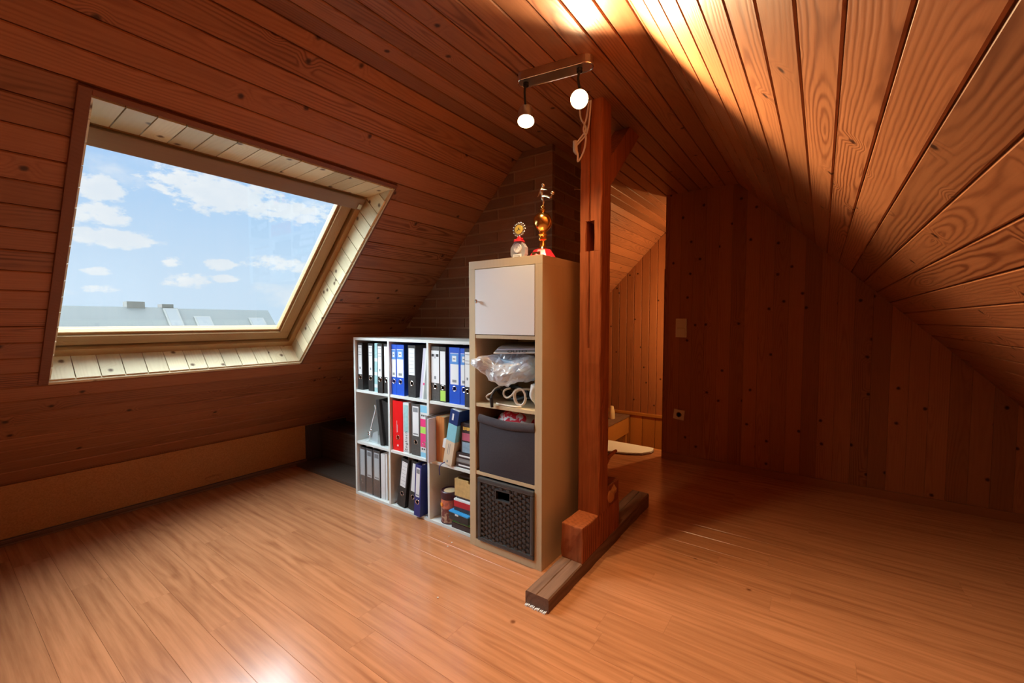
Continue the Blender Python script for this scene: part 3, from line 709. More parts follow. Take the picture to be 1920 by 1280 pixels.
pbox('page_block', 'paper', bk, -.060, -.006, .006, .162, .3195, .3215)
for k in range(2): pbox('print_line', 'print_grey', bk, -.044 + .012 * k, -.041 + .012 * k, -.0006, 0, .060, .122)
pbox('print_line', 'label_white', bk, -.046, -.034, -.0006, 0, .262, .300); pbox('emblem', 'print_grey', bk, -.040, -.030, -.0006, 0, .012, .026)
part('picture', 'can_art', bk, lambda bm: cyl(bm, (.0002, .085, .15), (.0012, .085, .15), .045, seg=20))
part('ribbon', 'binder_navy', bk, lambda bm: tube(bm, [(-.052, .004, .006), (-.056, -.022, -.002), (-.056, -.034, -.022), (-.045, -.034, -.060)], .0026, 6))
pbox('loose_page', 'paper', bk, -.086, -.066, .0, .03, .085, .135)
g1 = thing('game_box', 'upright dark game box with gold title and pink and ice blue artwork', 'box', (-1.608, 1.757, Z2 + .086))
pbox('case', 'game_dark', g1, 0, .099, 0, .14, 0, .168, bev=.002); pbox('artwork', 'game_pink', g1, .010, .094, -.0006, 0, .070, .112); pbox('artwork', 'game_ice', g1, .010, .094, -.0006, 0, .004, .062)
for q_, (a_, b_) in enumerate([(.016, .030), (.033, .043), (.046, .058), (.061, .070), (.074, .090)]): pbox('title_print', 'gold_print', g1, a_, b_, -.0006, 0, .128 + .002 * (q_ % 2), .146)
for k, (zz, hh, mt, lb) in enumerate([(0, .030, 'game_dark', 'dark disc case at the bottom of the pile under the upright game box'), (.0305, .022, 'grey_folder', 'grey disc case in the middle of the pile under the upright game box'), (.053, .032, 'game_dark', 'dark disc case topmost of the pile under the upright game box')]):
    g_ = thing('disc_case', lb, 'case', (-1.642 + .002 * k, 1.752, Z2 + zz))
    pbox('case', mt, g_, 0, .130, 0, .17, 0, hh, bev=.0015); pbox('spine_print', 'label_white' if k != 1 else 'print_grey', g_, .02, .11, -.0005, 0, hh * .35, hh * .62)
# bottom row
for k, (x0, x1, lb) in enumerate([(-2.542, -2.480, 'black binder in clear film beside the bookcase side wall, bottom row'), (-2.470, -2.405, 'black binder in clear film, middle one of the three in the bottom row'), (-2.395, -2.325, 'black binder in clear film with added foil, beside white papers in the bottom row')]):
    b_ = binder(x0, x1, 1.760, Z1, 'binder_black', dict(w=.74, z=(.118, .296), deco='panel' if k else None), lb, ringz=None, h=.313)
    part('clear_film', 'plastic_sleeve', b_, lambda bm: box(bm, -.002, x1 - x0 + .002, -.004, -.0026, .002, .311))
    if k != 1: part('glints', 'chrome', b_, lambda bm: [blob(bm, (.022 + .009 * q, -.0015, .085 - .02 * q), .008, .0015, .008, 1) for q in range(2)], smooth=True)  # chrome blobs modelled in place of glare on the clear film
wp_ = thing('paper_bundle', 'thick stack of white papers upright beside the film-wrapped binders, bottom row', 'papers', (-2.318, 1.762, Z1))
pbox('sheet_stack', 'paper', wp_, 0, .040, 0, .24, 0, .300); pbox('sheet_stack', 'label_white', wp_, .0405, .058, .004, .24, 0, .304); pbox('sheet_stack', 'dry_plaster', wp_, .0585, .075, .010, .24, 0, .298)
binder(-2.150, -2.080, 1.752, Z1, 'binder_black', dict(w=.70, z=(.130, .292), deco='lines'), 'black binder leaning furthest with a white label, bottom middle compartment', tilt=math.radians(9), h=.312)
binder(-2.050, -1.985, 1.756, Z1, 'binder_black', dict(w=.62, z=(.120, .296)), 'black binder leaning between a black and a navy binder, bottom middle compartment', tilt=math.radians(7), h=.312)
binder(-1.960, -1.908, 1.722, Z1, 'binder_navy', dict(w=.62, z=(.118, .296), deco='panel'), 'navy blue binder leaning forward of the black ones, bottom middle compartment', tilt=math.radians(3.5), h=.313, ringz=.087)
can = thing('tin_can', 'tall round tin with dark lid and orange-red picture label', 'tin', (-1.733, 1.80, Z1))
part('body', 'can_label', can, lambda bm: lathe(bm, [(.050, 0), (.053, .003), (.053, .155), (.050, .160)], seg=32), smooth=True)
part('lid', 'can_dark', can, lambda bm: lathe(bm, [(.0535, .140), (.0545, .142), (.0545, .182), (.051, .186), (.046, .182), (.046, .180)], seg=32), smooth=True)
part('lid_disc', 'cream_pot', can, lambda bm: lathe(bm, [(.036, .1795), (.036, .1815)], seg=28))
part('badge', 'can_orange', can, lambda bm: cyl(bm, (-.018, -.0500, .110), (-.019, -.0542, .110), .011, seg=16))
part('base_rim', 'can_dark', can, lambda bm: torus(bm, (0, 0, .004), (0, 0, 1), .0525, .003, 32), smooth=True)
# pile at the right of the bottom row
def flat_case(lb, mt, z0, hh, x0=-1.665, w=.15, y=1.752, dep=.20, deco=None, rz=0.0, name='storage_case', cat='case'):
    o = thing(name, lb, cat, (x0, y, Z1 + z0), (0, 0, rz)); pbox('case', mt, o, 0, w, 0, dep, 0, hh, bev=.002)
    return o
o = flat_case('flat black case with pink printed lid at the bottom of the pile beside the tin', 'game_dark', .0, .030, -1.672, .155, 1.745); pbox('lid_print', 'case_pink', o, .01, .14, .005, .19, .0301, .0325)
o = flat_case('thin green case in the pile under the sky blue case', 'case_green', .033, .018, -1.668, .155, 1.748); pbox('latch', 'print_black', o, .05, .08, -.001, 0, .006, .012)
o = flat_case('sky blue and black hinged case in the pile', 'binder_black', .0515, .040, -1.682, .150, 1.735, rz=-.06)
pbox('lid', 'case_blue', o, -.001, .151, -.002, .20, .0402, .0480, bev=.002); pbox('latch', 'label_white', o, .05, .075, -.0015, .0, .030, .040)
for q_ in range(6): pbox('lid_print', 'print_black', o, .062 + .014 * q_, .072 + .014 * q_, .022, .040 + .004 * (q_ % 2), .0481, .0484)
o = flat_case('dark red box with a white rim resting on a black case in the pile', 'game_dark', .1000, .020, -1.662, .15, 1.755)
pbox('tray', 'case_red', o, 0, .15, 0, .19, .0202, .055, bev=.003); pbox('rim', 'label_white', o, -.001, .151, -.001, .19, .0552, .066, bev=.002); pbox('lid', 'game_dark', o, .01, .15, .012, .18, .0662, .080, bev=.002)
o = thing('chipboard_box', 'pale chipboard box with a notch on top of the pile beside the tin', 'box', (-1.662, 1.762, Z1 + .1805))
part('front_board', 'osb', o, lambda bm: prism(bm, [(0, 0), (.150, 0), (.150, .098), (.122, .098), (.114, .084), (.104, .084), (.097, .098), (0, .098)], lambda u, v: (u, 0, v), (0, .010, 0)))
pbox('side_board', 'osb', o, 0, .009, .0102, .18, 0, .097); pbox('back_board', 'osb', o, .0092, .15, .17, .18, 0, .097); pbox('bottom_board', 'osb', o, .0092, .15, .0102, .17, 0, .008); pbox('side_board', 'osb', o, .141, .15, .0102, .17, .008, .097)
pbox('lid', 'ledge_wood', o, .0, .15, .03, .18, .0985, .108)

# ------------------------------------------------------------------ tall birch shelf
TX0, TX1, TY, TD, THH = -1.487, -1.042, 1.693, .39, 1.486
ts = thing('tall_shelf', 'tall narrow birch-effect shelf of four compartments with a white door on top', 'shelf', (TX0, TY, 0))
tw = TX1 - TX0; E = .040
pbox('side_panel', 'birch', ts, 0, E, 0, TD, 0, THH - E, bev=.001); pbox('side_panel', 'birch', ts, tw - E, tw, 0, TD, 0, THH - E, bev=.001)
pbox('top_panel', 'birch', ts, 0, tw, 0, TD, THH - E, THH, bev=.001); pbox('bottom_panel', 'birch', ts, E, tw - E, 0, TD, 0, E, bev=.001)
SH = [.385, .742, 1.094]
for z_ in SH: pbox('shelf', 'birch', ts, E, tw - E, .003, TD - .005, z_, z_ + .018, bev=.001)
pbox('back_panel', 'birch', ts, .01, tw - .01, TD, TD + .004, .02, THH - .01)
dr = pbox('door', 'door_white', ts, E + .002, tw - E - .002, -.002, .015, 1.115, THH - E - .003, bev=.0015, label='white lacquered door')
part('door_knob', 'chrome', dr, lambda bm: lathe(bm, [(.004, 0), (.004, .012), (.009, .015), (.010, .021), (.006, .025)], (E + .026, -.002, 1.281), 16, (0, -1, 0)), smooth=True)
# second compartment: packet, plastic bag, cables, white bag
def wob(bm, amp, sc, seed):
    from mathutils import noise
    for v in bm.verts:
        q = v.co * sc + Vector((seed, seed * 1.7, 0)); v.co += Vector((noise.noise(q), noise.noise(q + Vector((9, 0, 0))), noise.noise(q + Vector((0, 9, 0))))) * amp
z2 = SH[1] + .018
bg_ = thing('plastic_bag', 'crumpled clear plastic bag spilling out of the tall shelf compartment', 'bag', (-1.265, 1.80, z2 + .12))
def bagm(bm):
    vs = blob(bm, (0, 0, .07), .165, .13, .072, 5)
    for v in bm.verts:
        if v.co.x < -.08 and v.co.y < 0: v.co.y -= .10 * (-.08 - v.co.x) / .085; v.co.x -= .035 * (-.08 - v.co.x) / .085; v.co.z += .02 * (-.08 - v.co.x) / .085
        if v.co.y < -.03: v.co.z -= .035 * max(0, 1 - abs(v.co.x + .02) / .12)
    wob(bm, .020, 16, 3); wob(bm, .010, 45, 8)
    for v in bm.verts:
        v.co.z = max(v.co.z, -.03 + .03 * min(1, max(0, (v.co.x - .07) / .04))); v.co.x = min(v.co.x, .172)
        if v.co.y > -.122: v.co.x = max(v.co.x, -.176)
part('film', 'plastic_bag', bg_, bagm)
part('contents', 'bag_content', bg_, lambda bm: [box(bm, -.14, .12, -.07, .10, .085, .105, .004, Matrix.Rotation(.10, 4, 'Y')), box(bm, -.11, .05, -.05, .10, .040, .075, .004)])
part('contents', 'label_sky', bg_, lambda bm: [blob(bm, (.06, -.035, .065), .075, .05, .035, 3), wob(bm, .012, 20, 5)], smooth=True)
pk = thing('magazine_packet', 'silver shrink-wrapped packet lying on top of the plastic bag', 'packet', (-1.255, 1.80, z2 + .272), (math.radians(8), math.radians(-2), .32))
for k in range(4): pbox('magazine', ['label_white', 'print_grey', 'paper_lilac', 'grey_folder'][k], pk, -.105 + .006 * k, .115 - .004 * k, -.075 + .008 * k, .09, .007 * k, .007 * k + .006, bev=.001)
text('lettering', 'OLITO', .034, 'print_black', pk, Matrix.Translation((.02, -.0752, .011)) @ FRONT.to_4x4() @ Matrix.Scale(.5, 4, (0, 1, 0)))
wbag = thing('cloth_bag', 'white cloth bundle standing beside the cables in the tall shelf', 'bag', (-1.118, 1.79, z2))
part('bundle', 'paper', wbag, lambda bm: [blob(bm, (0, 0, .085), .030, .07, .085, 4), wob(bm, .010, 22, 2), [setattr(v.co, 'z', min(max(v.co.z, 0), .117)) for v in bm.verts], [setattr(v.co, 'x', min(v.co.x, .034)) for v in bm.verts]], smooth=True)
def cable(lb, mt, pts, r, plug=None):
    o = thing('cable', lb, 'cable', (-1.27, 1.73, z2)); part('cord', mt, o, lambda bm: tube(bm, pts, r), smooth=True)
    if plug: part('plug', mt, o, lambda bm: cyl(bm, *plug, r * 1.9, r * 1.5, 10), smooth=True)
def loop(cx, cy, cz, rx, rz, n=11, a0=0, turns=1.0): return [(cx + rx * math.cos(a0 + 2 * PI * turns * i / n), cy + .012 * i / n, cz + rz * math.sin(a0 + 2 * PI * turns * i / n)) for i in range(n + 1)]
cable('white cable coiled into a round loop beside the cloth bundle', 'cable_white', [(.095, .07, .080), (.066, .045, .081)] + loop(.078, -.005, .050, .032, .040, 14, PI * .8, 1.6), .0052)
cable('white cable drooping in an oval loop under the plastic bag', 'cable_white', [(.034, .050, .080), (.034, .024, .076), (.018, .012, .050), (-.008, .010, .036), (-.030, .012, .050), (-.026, .014, .072), (-.004, .034, .082)], .0052)
cable('grey-white cable with a hooked end beside the compartment wall', 'cable_white', [(-.084, .05, .082), (-.090, .02, .074), (-.096, .0, .055), (-.118, -.004, .042), (-.132, .0, .030), (-.120, .003, .016), (-.100, .003, .020)], .0048)
cable('black cable with a plug hanging over the shelf edge', 'cable_black', [(-.03, .05, .080), (-.048, .02, .082), (-.064, -.01, .074), (-.064, -.044, .045), (-.060, -.050, .012)], .005, ((-.062, -.050, .040), (-.056, -.051, -.008)))
cable('white cable lying flat along the compartment floor', 'cable_white', [(-.06, -.008, .0055), (-.03, -.022, .0055), (.03, -.026, .0055), (.075, -.026, .0055), (.1, -.018, .0055)], .0045)
cable('tangle of black cable under the plastic bag', 'cable_black', [(-.14, .09, .070), (-.10, .10, .03), (0, .09, .016), (.06, .10, .05), (-.02, .12, .072), (-.12, .13, .06), (-.05, .15, .018), (.05, .15, .020), (.07, .14, .060)], .010)
# third compartment: fabric box
z3 = SH[0] + .018
fb = thing('fabric_box', 'black fabric storage box with folded rim in the tall shelf', 'box', (-1.424, 1.697, z3))
fw, fh = .338, .312
def fbox(bm):
    n_ = 14
    def P(i, j, y): u, v = i / n_, j / n_; return (u * fw + .004 * math.sin(PI * v) * (1 if u < .5 else -1) * -1 * abs(u - .5) * 2, y - .010 * math.sin(PI * u) * math.sin(PI * v) , v * (fh - .055 + .006 * math.sin(PI * u) * -1))
    G = [[bm.verts.new(P(i, j, 0)) for j in range(n_ + 1)] for i in range(n_ + 1)]
    for i in range(n_):
        for j in range(n_): bm.faces.new([G[i][j], G[i + 1][j], G[i + 1][j + 1], G[i][j + 1]])
    box(bm, 0, fw, .004, .010, 0, fh - .06); box(bm, 0, .006, .010, .33, 0, fh - .05); box(bm, fw - .006, fw, .010, .33, 0, fh - .05); box(bm, 0, fw, .33, .336, 0, fh - .05); box(bm, .006, fw - .006, .010, .33, 0, .006)
part('body', 'fabric_black', fb, fbox, smooth=True)
part('rim', 'fabric_hem', fb, lambda bm: [tube(bm, [(0, -.004, fh - .032 ), (.08, -.012, fh - .040), (.17, -.015, fh - .046), (.26, -.012, fh - .042), (fw, -.004, fh - .036)], lambda u: .022, 10), [setattr(v.co, 'y', v.co.y * .35) for v in bm.verts]], smooth=True)
clo = thing('cloth', 'red and white patterned cloth stuffed into the black fabric box', 'cloth', (-1.255, 1.85, z3 + .03))
part('folds', 'cloth_red_white', clo, lambda bm: [blob(bm, (0, -.006, .14), .152, .122, .185, 4), wob(bm, .018, 18, 6), [setattr(v.co, 'z', min(max(v.co.z, -.022), .298 + .006 * math.sin(60 * v.co.x))) for v in bm.verts], [setattr(v.co, 'x', min(max(v.co.x, -.158), .158)) for v in bm.verts], [setattr(v.co, 'y', min(max(v.co.y, -.130), .130)) for v in bm.verts]], smooth=True)
# fourth compartment: wicker basket
bs = thing('wicker_basket', 'black woven wicker basket with a cut-out handle at the bottom of the tall shelf', 'basket', (-1.428, 1.683, .042))
bw, bh = .346, .334
HX0, HX1, HZ0, HZ1 = .120, .205, .245, .290
def bbody(bm):
    box(bm, .01, bw - .01, .012, .02, .0, HZ0); box(bm, .01, bw - .01, .012, .02, HZ1, bh - .01); box(bm, .01, HX0, .012, .02, HZ0, HZ1); box(bm, HX1, bw - .01, .012, .02, HZ0, HZ1)
    box(bm, .006, .014, .02, .35, 0, bh - .01); box(bm, bw - .014, bw - .006, .02, .35, 0, bh - .01); box(bm, .014, bw - .014, .342, .35, 0, bh - .01); box(bm, .014, bw - .014, .02, .342, 0, .008)
part('body', 'wicker_dark', bs, bbody)
part('rim', 'wicker', bs, lambda bm: [box(bm, 0, bw, 0, .024, bh - .024, bh, .006), box(bm, 0, bw, 0, .024, 0, .022, .006), box(bm, 0, .022, 0, .024, .022, bh - .024, .006), box(bm, bw - .022, bw, 0, .024, .022, bh - .024, .006)])
part('handle_rim', 'wicker', bs, lambda bm: [box(bm, HX0 - .006, HX1 + .006, .002, .014, HZ0 - .007, HZ0, .001), box(bm, HX0 - .006, HX1 + .006, .002, .014, HZ1, HZ1 + .007, .001), box(bm, HX0 - .006, HX0, .002, .014, HZ0, HZ1), box(bm, HX1, HX1 + .006, .002, .014, HZ0, HZ1)])
def weave(bm):
    nc, nr = 13, 21; dx, dz = (bw - .044) / nc, (bh - .046) / nr
    for j in range(nr):
        for i in range(nc):
            x, z = .022 + dx * (i + .5), .022 + dz * (j + .5)
            if HX0 - .012 < x < HX1 + .012 and HZ0 - .010 < z < HZ1 + .010: continue
            k = 1 if (i + j) % 2 else 0
            yb, hx, hz = .012, dx * (.88 if k else .5), dz * .42; pr = .0105 if k else .0035
            A = [bm.verts.new(p) for p in [(x - hx, yb, z + hz * .2), (x - hx * .4, yb - pr, z - hz), (x + hx * .4, yb - pr, z - hz - .001), (x + hx, yb, z - hz * .8), (x + hx * .4, yb - pr, z + hz - .001), (x - hx * .4, yb - pr, z + hz)]]
            bm.faces.new([A[0], A[1], A[5]]); bm.faces.new([A[1], A[2], A[4], A[5]]); bm.faces.new([A[2], A[3], A[4]])
wv_ = part('weave', 'wicker', bs, weave); wv_['kind'] = 'stuff'
part('weave_stake', 'wicker', bs, lambda bm: [cyl(bm, (.022 + (bw - .044) * (i + .5) / 13, .0115, .02), (.022 + (bw - .044) * (i + .5) / 13, .0115, HZ0 - .01 if 4 <= i <= 7 else bh - .02), .0022, seg=6) for i in range(13)])['kind'] = 'stuff'

# ------------------------------------------------------------------ trophies
t1 = thing('trophy', 'tall gold football trophy with kicking player on a red base', 'trophy', (-1.108, 1.80, THH))
part('plinth', 'trophy_red', t1, lambda bm: lathe(bm, [(.072, 0), (.068, .004), (.044, .036), (.040, .040)], seg=8))
part('name_plate', 'gold', t1, lambda bm: box(bm, -.022, .022, -.0588, -.0560, .010, .024, .0, Matrix.Rotation(-.0, 4, 'X')))
part('stem', 'gold', t1, lambda bm: lathe(bm, [(.026, .040), (.022, .046), (.015, .060), (.013, .082), (.021, .088), (.022, .096), (.014, .100), (.020, .106), (.024, .113), (.016, .120), (.020, .130)], seg=24), smooth=True)
part('cup_ball', 'gold', t1, lambda bm: lathe(bm, [(.020, .128), (.034, .142), (.044, .160), (.0455, .178), (.041, .196), (.030, .210), (.016, .218), (.010, .224), (.014, .232), (.008, .240), (.010, .248), (.004, .254)], seg=28), smooth=True)
def player(bm):
    def limb(*p): tube(bm, [q[:3] for q in p], lambda u, r=[q[3] for q in p]: r[min(int(u * (len(r) - 1)), len(r) - 2)] * (1 - (u * (len(r) - 1) - min(int(u * (len(r) - 1)), len(r) - 2))) + r[min(int(u * (len(r) - 1)), len(r) - 2) + 1] * (u * (len(r) - 1) - min(int(u * (len(r) - 1)), len(r) - 2)), 8, 4)
    limb((.004, 0, .252, .004), (.002, 0, .256, .0045), (.004, 0, .272, .005), (-.004, 0, .292, .0065), (.000, 0, .300, .008))           # standing leg
    limb((.000, 0, .298, .008), (.018, -.004, .294, .0068), (.034, -.006, .286, .0052), (.046, -.008, .280, .0046), (.051, -.008, .284, .0042), (.055, -.008, .290, .003))   # kicking leg
    limb((.000, 0, .296, .0085), (-.004, 0, .310, .0082), (-.006, 0, .324, .0098), (-.004, 0, .333, .007), (-.001, 0, .338, .004))       # trunk
    limb((-.010, .004, .330, .005), (-.020, .004, .318, .0042), (-.027, .004, .303, .0036), (-.030, .004, .298, .0046))                  # arm back
    limb((.002, -.004, .330, .005), (.014, -.006, .325, .0042), (.026, -.008, .322, .0036), (.031, -.008, .322, .0044))                  # arm forward
    blob(bm, (.004, 0, .346), .0082, .0082, .0105, 2); blob(bm, (.001, .001, .352), .0078, .0085, .006, 2)
part('figurine', 'silver_gold', t1, player, smooth=True)
part('football', 'silver_gold', t1, lambda bm: blob(bm, (.060, -.009, .300), .0098, .0098, .0098, 2), smooth=True)
t2 = thing('trophy', 'small octagonal glass trophy with a white medallion and gold rosette', 'trophy', (-1.213, 1.752, THH))
part('glass_block', 'trophy_glass', t2, lambda bm: prism(bm, [(-.030, 0), (.030, 0), (.047, .020), (.047, .052), (.022, .082), (-.022, .082), (-.047, .052), (-.047, .020)], lambda u, v: (u * .9, -.012, v), (0, .026, 0)))
part('medallion', 'label_white', t2, lambda bm: cyl(bm, (0, -.0125, .050), (0, -.016, .050), .023, seg=24)); part('medallion_relief', 'paper_lilac', t2, lambda bm: [torus(bm, (0, -.016, .050), (0, -1, 0), .020, .0015, 24, 6), tube(bm, [(-.010, -.0162, .042), (0, -.0165, .056), (.009, -.0162, .046)], .0016, 6)])
pl_ = pbox('name_plate', 'label_white', t2, -.026, .022, -.0145, -.0121, .003, .022)
for k in range(2): pbox('print_line', 'print_black', pl_, -.020, .016, -.0148, -.0145, .008 + .006 * k, .0095 + .006 * k)
part('bracket', 'trophy_red', t2, lambda bm: [lathe(bm, [(.030, .082), (.026, .088), (.012, .100), (.006, .110)], (0, .002, 0), 10), blob(bm, (-.022, -.004, .092), .006, .006, .006), blob(bm, (.020, -.004, .094), .006, .006, .006)], smooth=True)
part('rosette', 'silver_gold', t2, lambda bm: [[blob(bm, (.031 * math.cos(2 * PI * k / 14), 0, .142 + .031 * math.sin(2 * PI * k / 14)), .0065, .004, .0065, 1) for k in range(14)], cyl(bm, (0, .004, .142), (0, -.002, .142), .029, seg=24)], smooth=True)
part('rosette_disc', 'medal_yellow', t2, lambda bm: cyl(bm, (0, -.002, .142), (0, -.0045, .142), .022, seg=24)); part('rosette_relief', 'print_black', t2, lambda bm: tube(bm, [(-.011, -.0046, .135), (-.003, -.0048, .140), (.001, -.0048, .150), (.003, -.0048, .141), (.010, -.0046, .138)], .0014, 6))

# ------------------------------------------------------------------ timber post
po = thing('timber_post', 'old reddish timber roof post with a mortise hole, standing on a floor sill', 'post', (-.922, 1.938, 0))
PX0, PX1, PD = -.057, .057, .105
def hewn(bm, x0, x1, y0, y1, z0, z1, step=.07, amp=.0016):
    n_ = max(1, int((z1 - z0) / step)); R = []
    for i in range(n_ + 1):
        z_ = z0 + (z1 - z0) * i / n_; j = lambda: random.uniform(-amp, amp); c_ = .004 + random.uniform(0, .002)
        R.append([bm.verts.new(p_) for p_ in [(x0 + c_, y0 + j(), z_), (x1 - c_, y0 + j(), z_), (x1 + j(), y0 + c_, z_), (x1 + j(), y1, z_), (x0 + j(), y1, z_), (x0 + j(), y0 + c_, z_)]])
    for P, Q in zip(R, R[1:]):
        for k in range(6): bm.faces.new([P[k], P[(k + 1) % 6], Q[(k + 1) % 6], Q[k]])
    bm.faces.new(R[0][::-1]); bm.faces.new(R[-1])
def column(bm):
    cr_ = .0016; hx0, hx1, hz0, hz1 = -.023, .018, 1.521, 1.666
    hewn(bm, PX0, PX1, .029, PD, .225, hz0); hewn(bm, PX0, PX1, .029, PD, hz1, ZC); box(bm, hx0, hx1, .088, PD, hz0, hz1)
    for z0, z1 in ((1.05, hz0), (hz1, ZC)):
        hewn(bm, PX0, -.006 - cr_, 0, .031, z0, z1, .06, .0012); hewn(bm, -.006 + cr_, PX1, 0, .031, z0, z1, .06, .0012)
    hewn(bm, PX0, hx0, 0, PD, hz0, hz1); hewn(bm, hx1, PX1, 0, PD, hz0, hz1); hewn(bm, PX0, PX1, 0, .031, .225, 1.05)
part('column', 'beam_wood', po, column)
part('base_block', 'beam_wood', po, lambda bm: [box(bm, -.055, .057, -.174, .267, .062, .228, .007), bmesh.ops.subdivide_edges(bm, edges=[e for e in bm.edges if e.calc_length() > .05], cuts=4, use_grid_fill=True), wob(bm, .0045, 14, 3), wob(bm, .0022, 60, 5)], label='hewn base block under the column')
part('rear_block', 'beam_wood', po, lambda bm: [box(bm, -.05, .056, .108, .262, .225, .335, .006)])
part('broken_knot', 'box_wood', po, lambda bm: [blob(bm, (.052, .165, .285), .016, .05, .042, 3), wob(bm, .012, 30, 4)], smooth=True)
part('peg', 'beam_wood', po, lambda bm: tube(bm, [(.02, .09, .425), (.02, .16, .44), (.022, .21, .465), (.022, .30, .47)], lambda u: .018 - .010 * u, 8))
part('brace', 'beam_wood', po, lambda bm: prism(bm, [(.100, 1.83), (.100, 1.97), (.385, ZC), (.535, ZC)], lambda u, v: (-.04, u, v), (.085, 0, 0)), label='diagonal knee brace rising to the ceiling')
part('nail', 'sill_wood', po, lambda bm: [cyl(bm, (PX0 + .002, .01, 1.826), (PX0 - .026, .0, 1.830), .0016, seg=6), cyl(bm, (PX0 - .026, .0, 1.830), (PX0 - .029, .0, 1.831), .005, seg=8)])
si = thing('floor_sill', 'weathered grey-brown sill beam let into the floor under the post', 'beam', (-.922, 2.08, 0))
def sill(bm):
    n_ = 16; A = []
    for i in range(n_ + 1):
        y = -.62 + 1.24 * i / n_; h = .058 + .026 * i / n_; j = random.uniform(-.002, .002)
        A.append([bm.verts.new(p) for p in [(-.055 + j, y, 0), (.057 + j, y, 0), (.057 + j, y, h - .006), (.052 + j, y, h + j), (.001, y, h + j), (-.002, y, h - .004), (-.005, y, h + j), (-.050 + j, y, h + j), (-.055 + j, y, h - .005)]])
    for P, Q in zip(A, A[1:]):
        for k in range(9): bm.faces.new([P[k], P[(k + 1) % 9], Q[(k + 1) % 9], Q[k]])
    bm.faces.new(A[0][::-1]); bm.faces.new(A[-1])
part('beam', 'sill_wood', si, sill)
part('torn_edge', 'paper', si, lambda bm: [box(bm, -.05 + .008 * k, -.046 + .008 * k, -.632 - .004 * random.random(), -.621, .0002, .004 + .005 * random.random()) for k in range(13)])
# cables on the post head
pc = thing('post_cable', 'cream lamp flex with an inline plug hanging at the post head', 'cable', (-.95, 1.925, 1.95))
part('flex', 'cable_white', pc, lambda bm: tube(bm, [(-.03, .0, .28), (-.022, 0, .21), (.008, -.004, .15), (-.028, -.006, .105), (-.05, -.006, .085), (-.05, -.006, .060)], .0042), smooth=True)
part('flex', 'cable_white', pc, lambda bm: tube(bm, [(.02, .004, .28), (.008, 0, .20), (-.004, -.006, .15), (.010, -.008, .11), (.004, -.008, .06), (-.012, -.008, .025), (-.031, -.008, .004), (-.032, -.008, .03), (-.036, -.006, .05)], .0046), smooth=True)
part('flex', 'cable_white', pc, lambda bm: tube(bm, [(.030, .004, .28), (.022, 0, .18), (.010, -.004, .125), (-.02, -.006, .098), (-.046, -.006, .078)], .0042), smooth=True)
part('inline_plug', 'cable_white', pc, lambda bm: [cyl(bm, (-.049, -.006, .105), (-.046, -.006, .060), .010, .013, 10), cyl(bm, (-.046, -.006, .060), (-.037, -.006, .038), .013, .006, 10)], smooth=True)

# ------------------------------------------------------------------ ceiling spotlight bar
lb_ = thing('ceiling_spotlight', 'two-armed spotlight bar with lit bulbs on the flat ceiling above the post', 'lamp', (-.93, 1.60, ZC), (0, 0, .16))
def stadium(L, r, n_=10): return [(L / 2 + r * math.cos(a), r * math.sin(a)) for a in [-PI / 2 + PI * i / n_ for i in range(n_ + 1)]] + [(-L / 2 + r * math.cos(a), r * math.sin(a)) for a in [PI / 2 + PI * i / n_ for i in range(n_ + 1)]]
part('bar', 'steel_brush', lb_, lambda bm: prism(bm, stadium(.26, .034), lambda u, v: (u, v, -.034), (0, 0, .0335)), label='oblong metal ceiling plate')
part('bar_rim', 'chrome', lb_, lambda bm: tube(bm, [(u, v, -.034) for u, v in stadium(.26, .034)] + [(.13, -.034, -.034)], .0032, 8, 0), smooth=True)
def head(x, y, zd, aim, bare):
    h_ = part('arm', 'flat_black', lb_, lambda bm: [cyl(bm, (x, 0, -.034), (x, 0, -.048), .012, seg=12), tube(bm, [(x, 0, -.045), (x - .006, y * .4, -.07), (x, y, zd + .045)], .0052, 8)], smooth=True)
    A = Vector(aim).normalized(); c = Vector((x, y, zd))
    part('lamp_head', 'steel_brush', h_, lambda bm: lathe(bm, [(.012, -.070), (.030, -.066), (.035, -.050), (.037, .0), (.0355, .0), (.033, -.030), (.022, -.050), (.004, -.054)], c, 24, A), smooth=True)
    part('bulb', 'bulb_glow', h_, lambda bm: lathe(bm, [(.008, -.048), (.026, -.026), (.032, -.010), (.026, -.004), (.002, -.002)], c, 20, A), smooth=True)
    return c
RM = Matrix.Rotation(.16, 3, 'Z')
aimL, aimR = RM.inverted() @ Vector((.20, -.34, -.92)), RM.inverted() @ Vector((.42, -.80, -.42))
cL = head(-.130, .0, -.195, aimL, False); cR = head(.108, .0, -.155, aimR, True)
def towrld(c): return Vector((-.93, 1.60, ZC)) + RM @ c
for c, aim, en, sz in ((cL, (.42, -.26, -.80), 34, 146), (cR, (.64, -.72, -.60), 112, 162)):
    a_ = Vector(aim).normalized(); light('spot_beam', 'SPOT', towrld(c) + a_ * .012, en, (1.0, .70, .37), aim=aim, spot_size=math.radians(sz), spot_blend=.65, shadow_soft_size=.028)

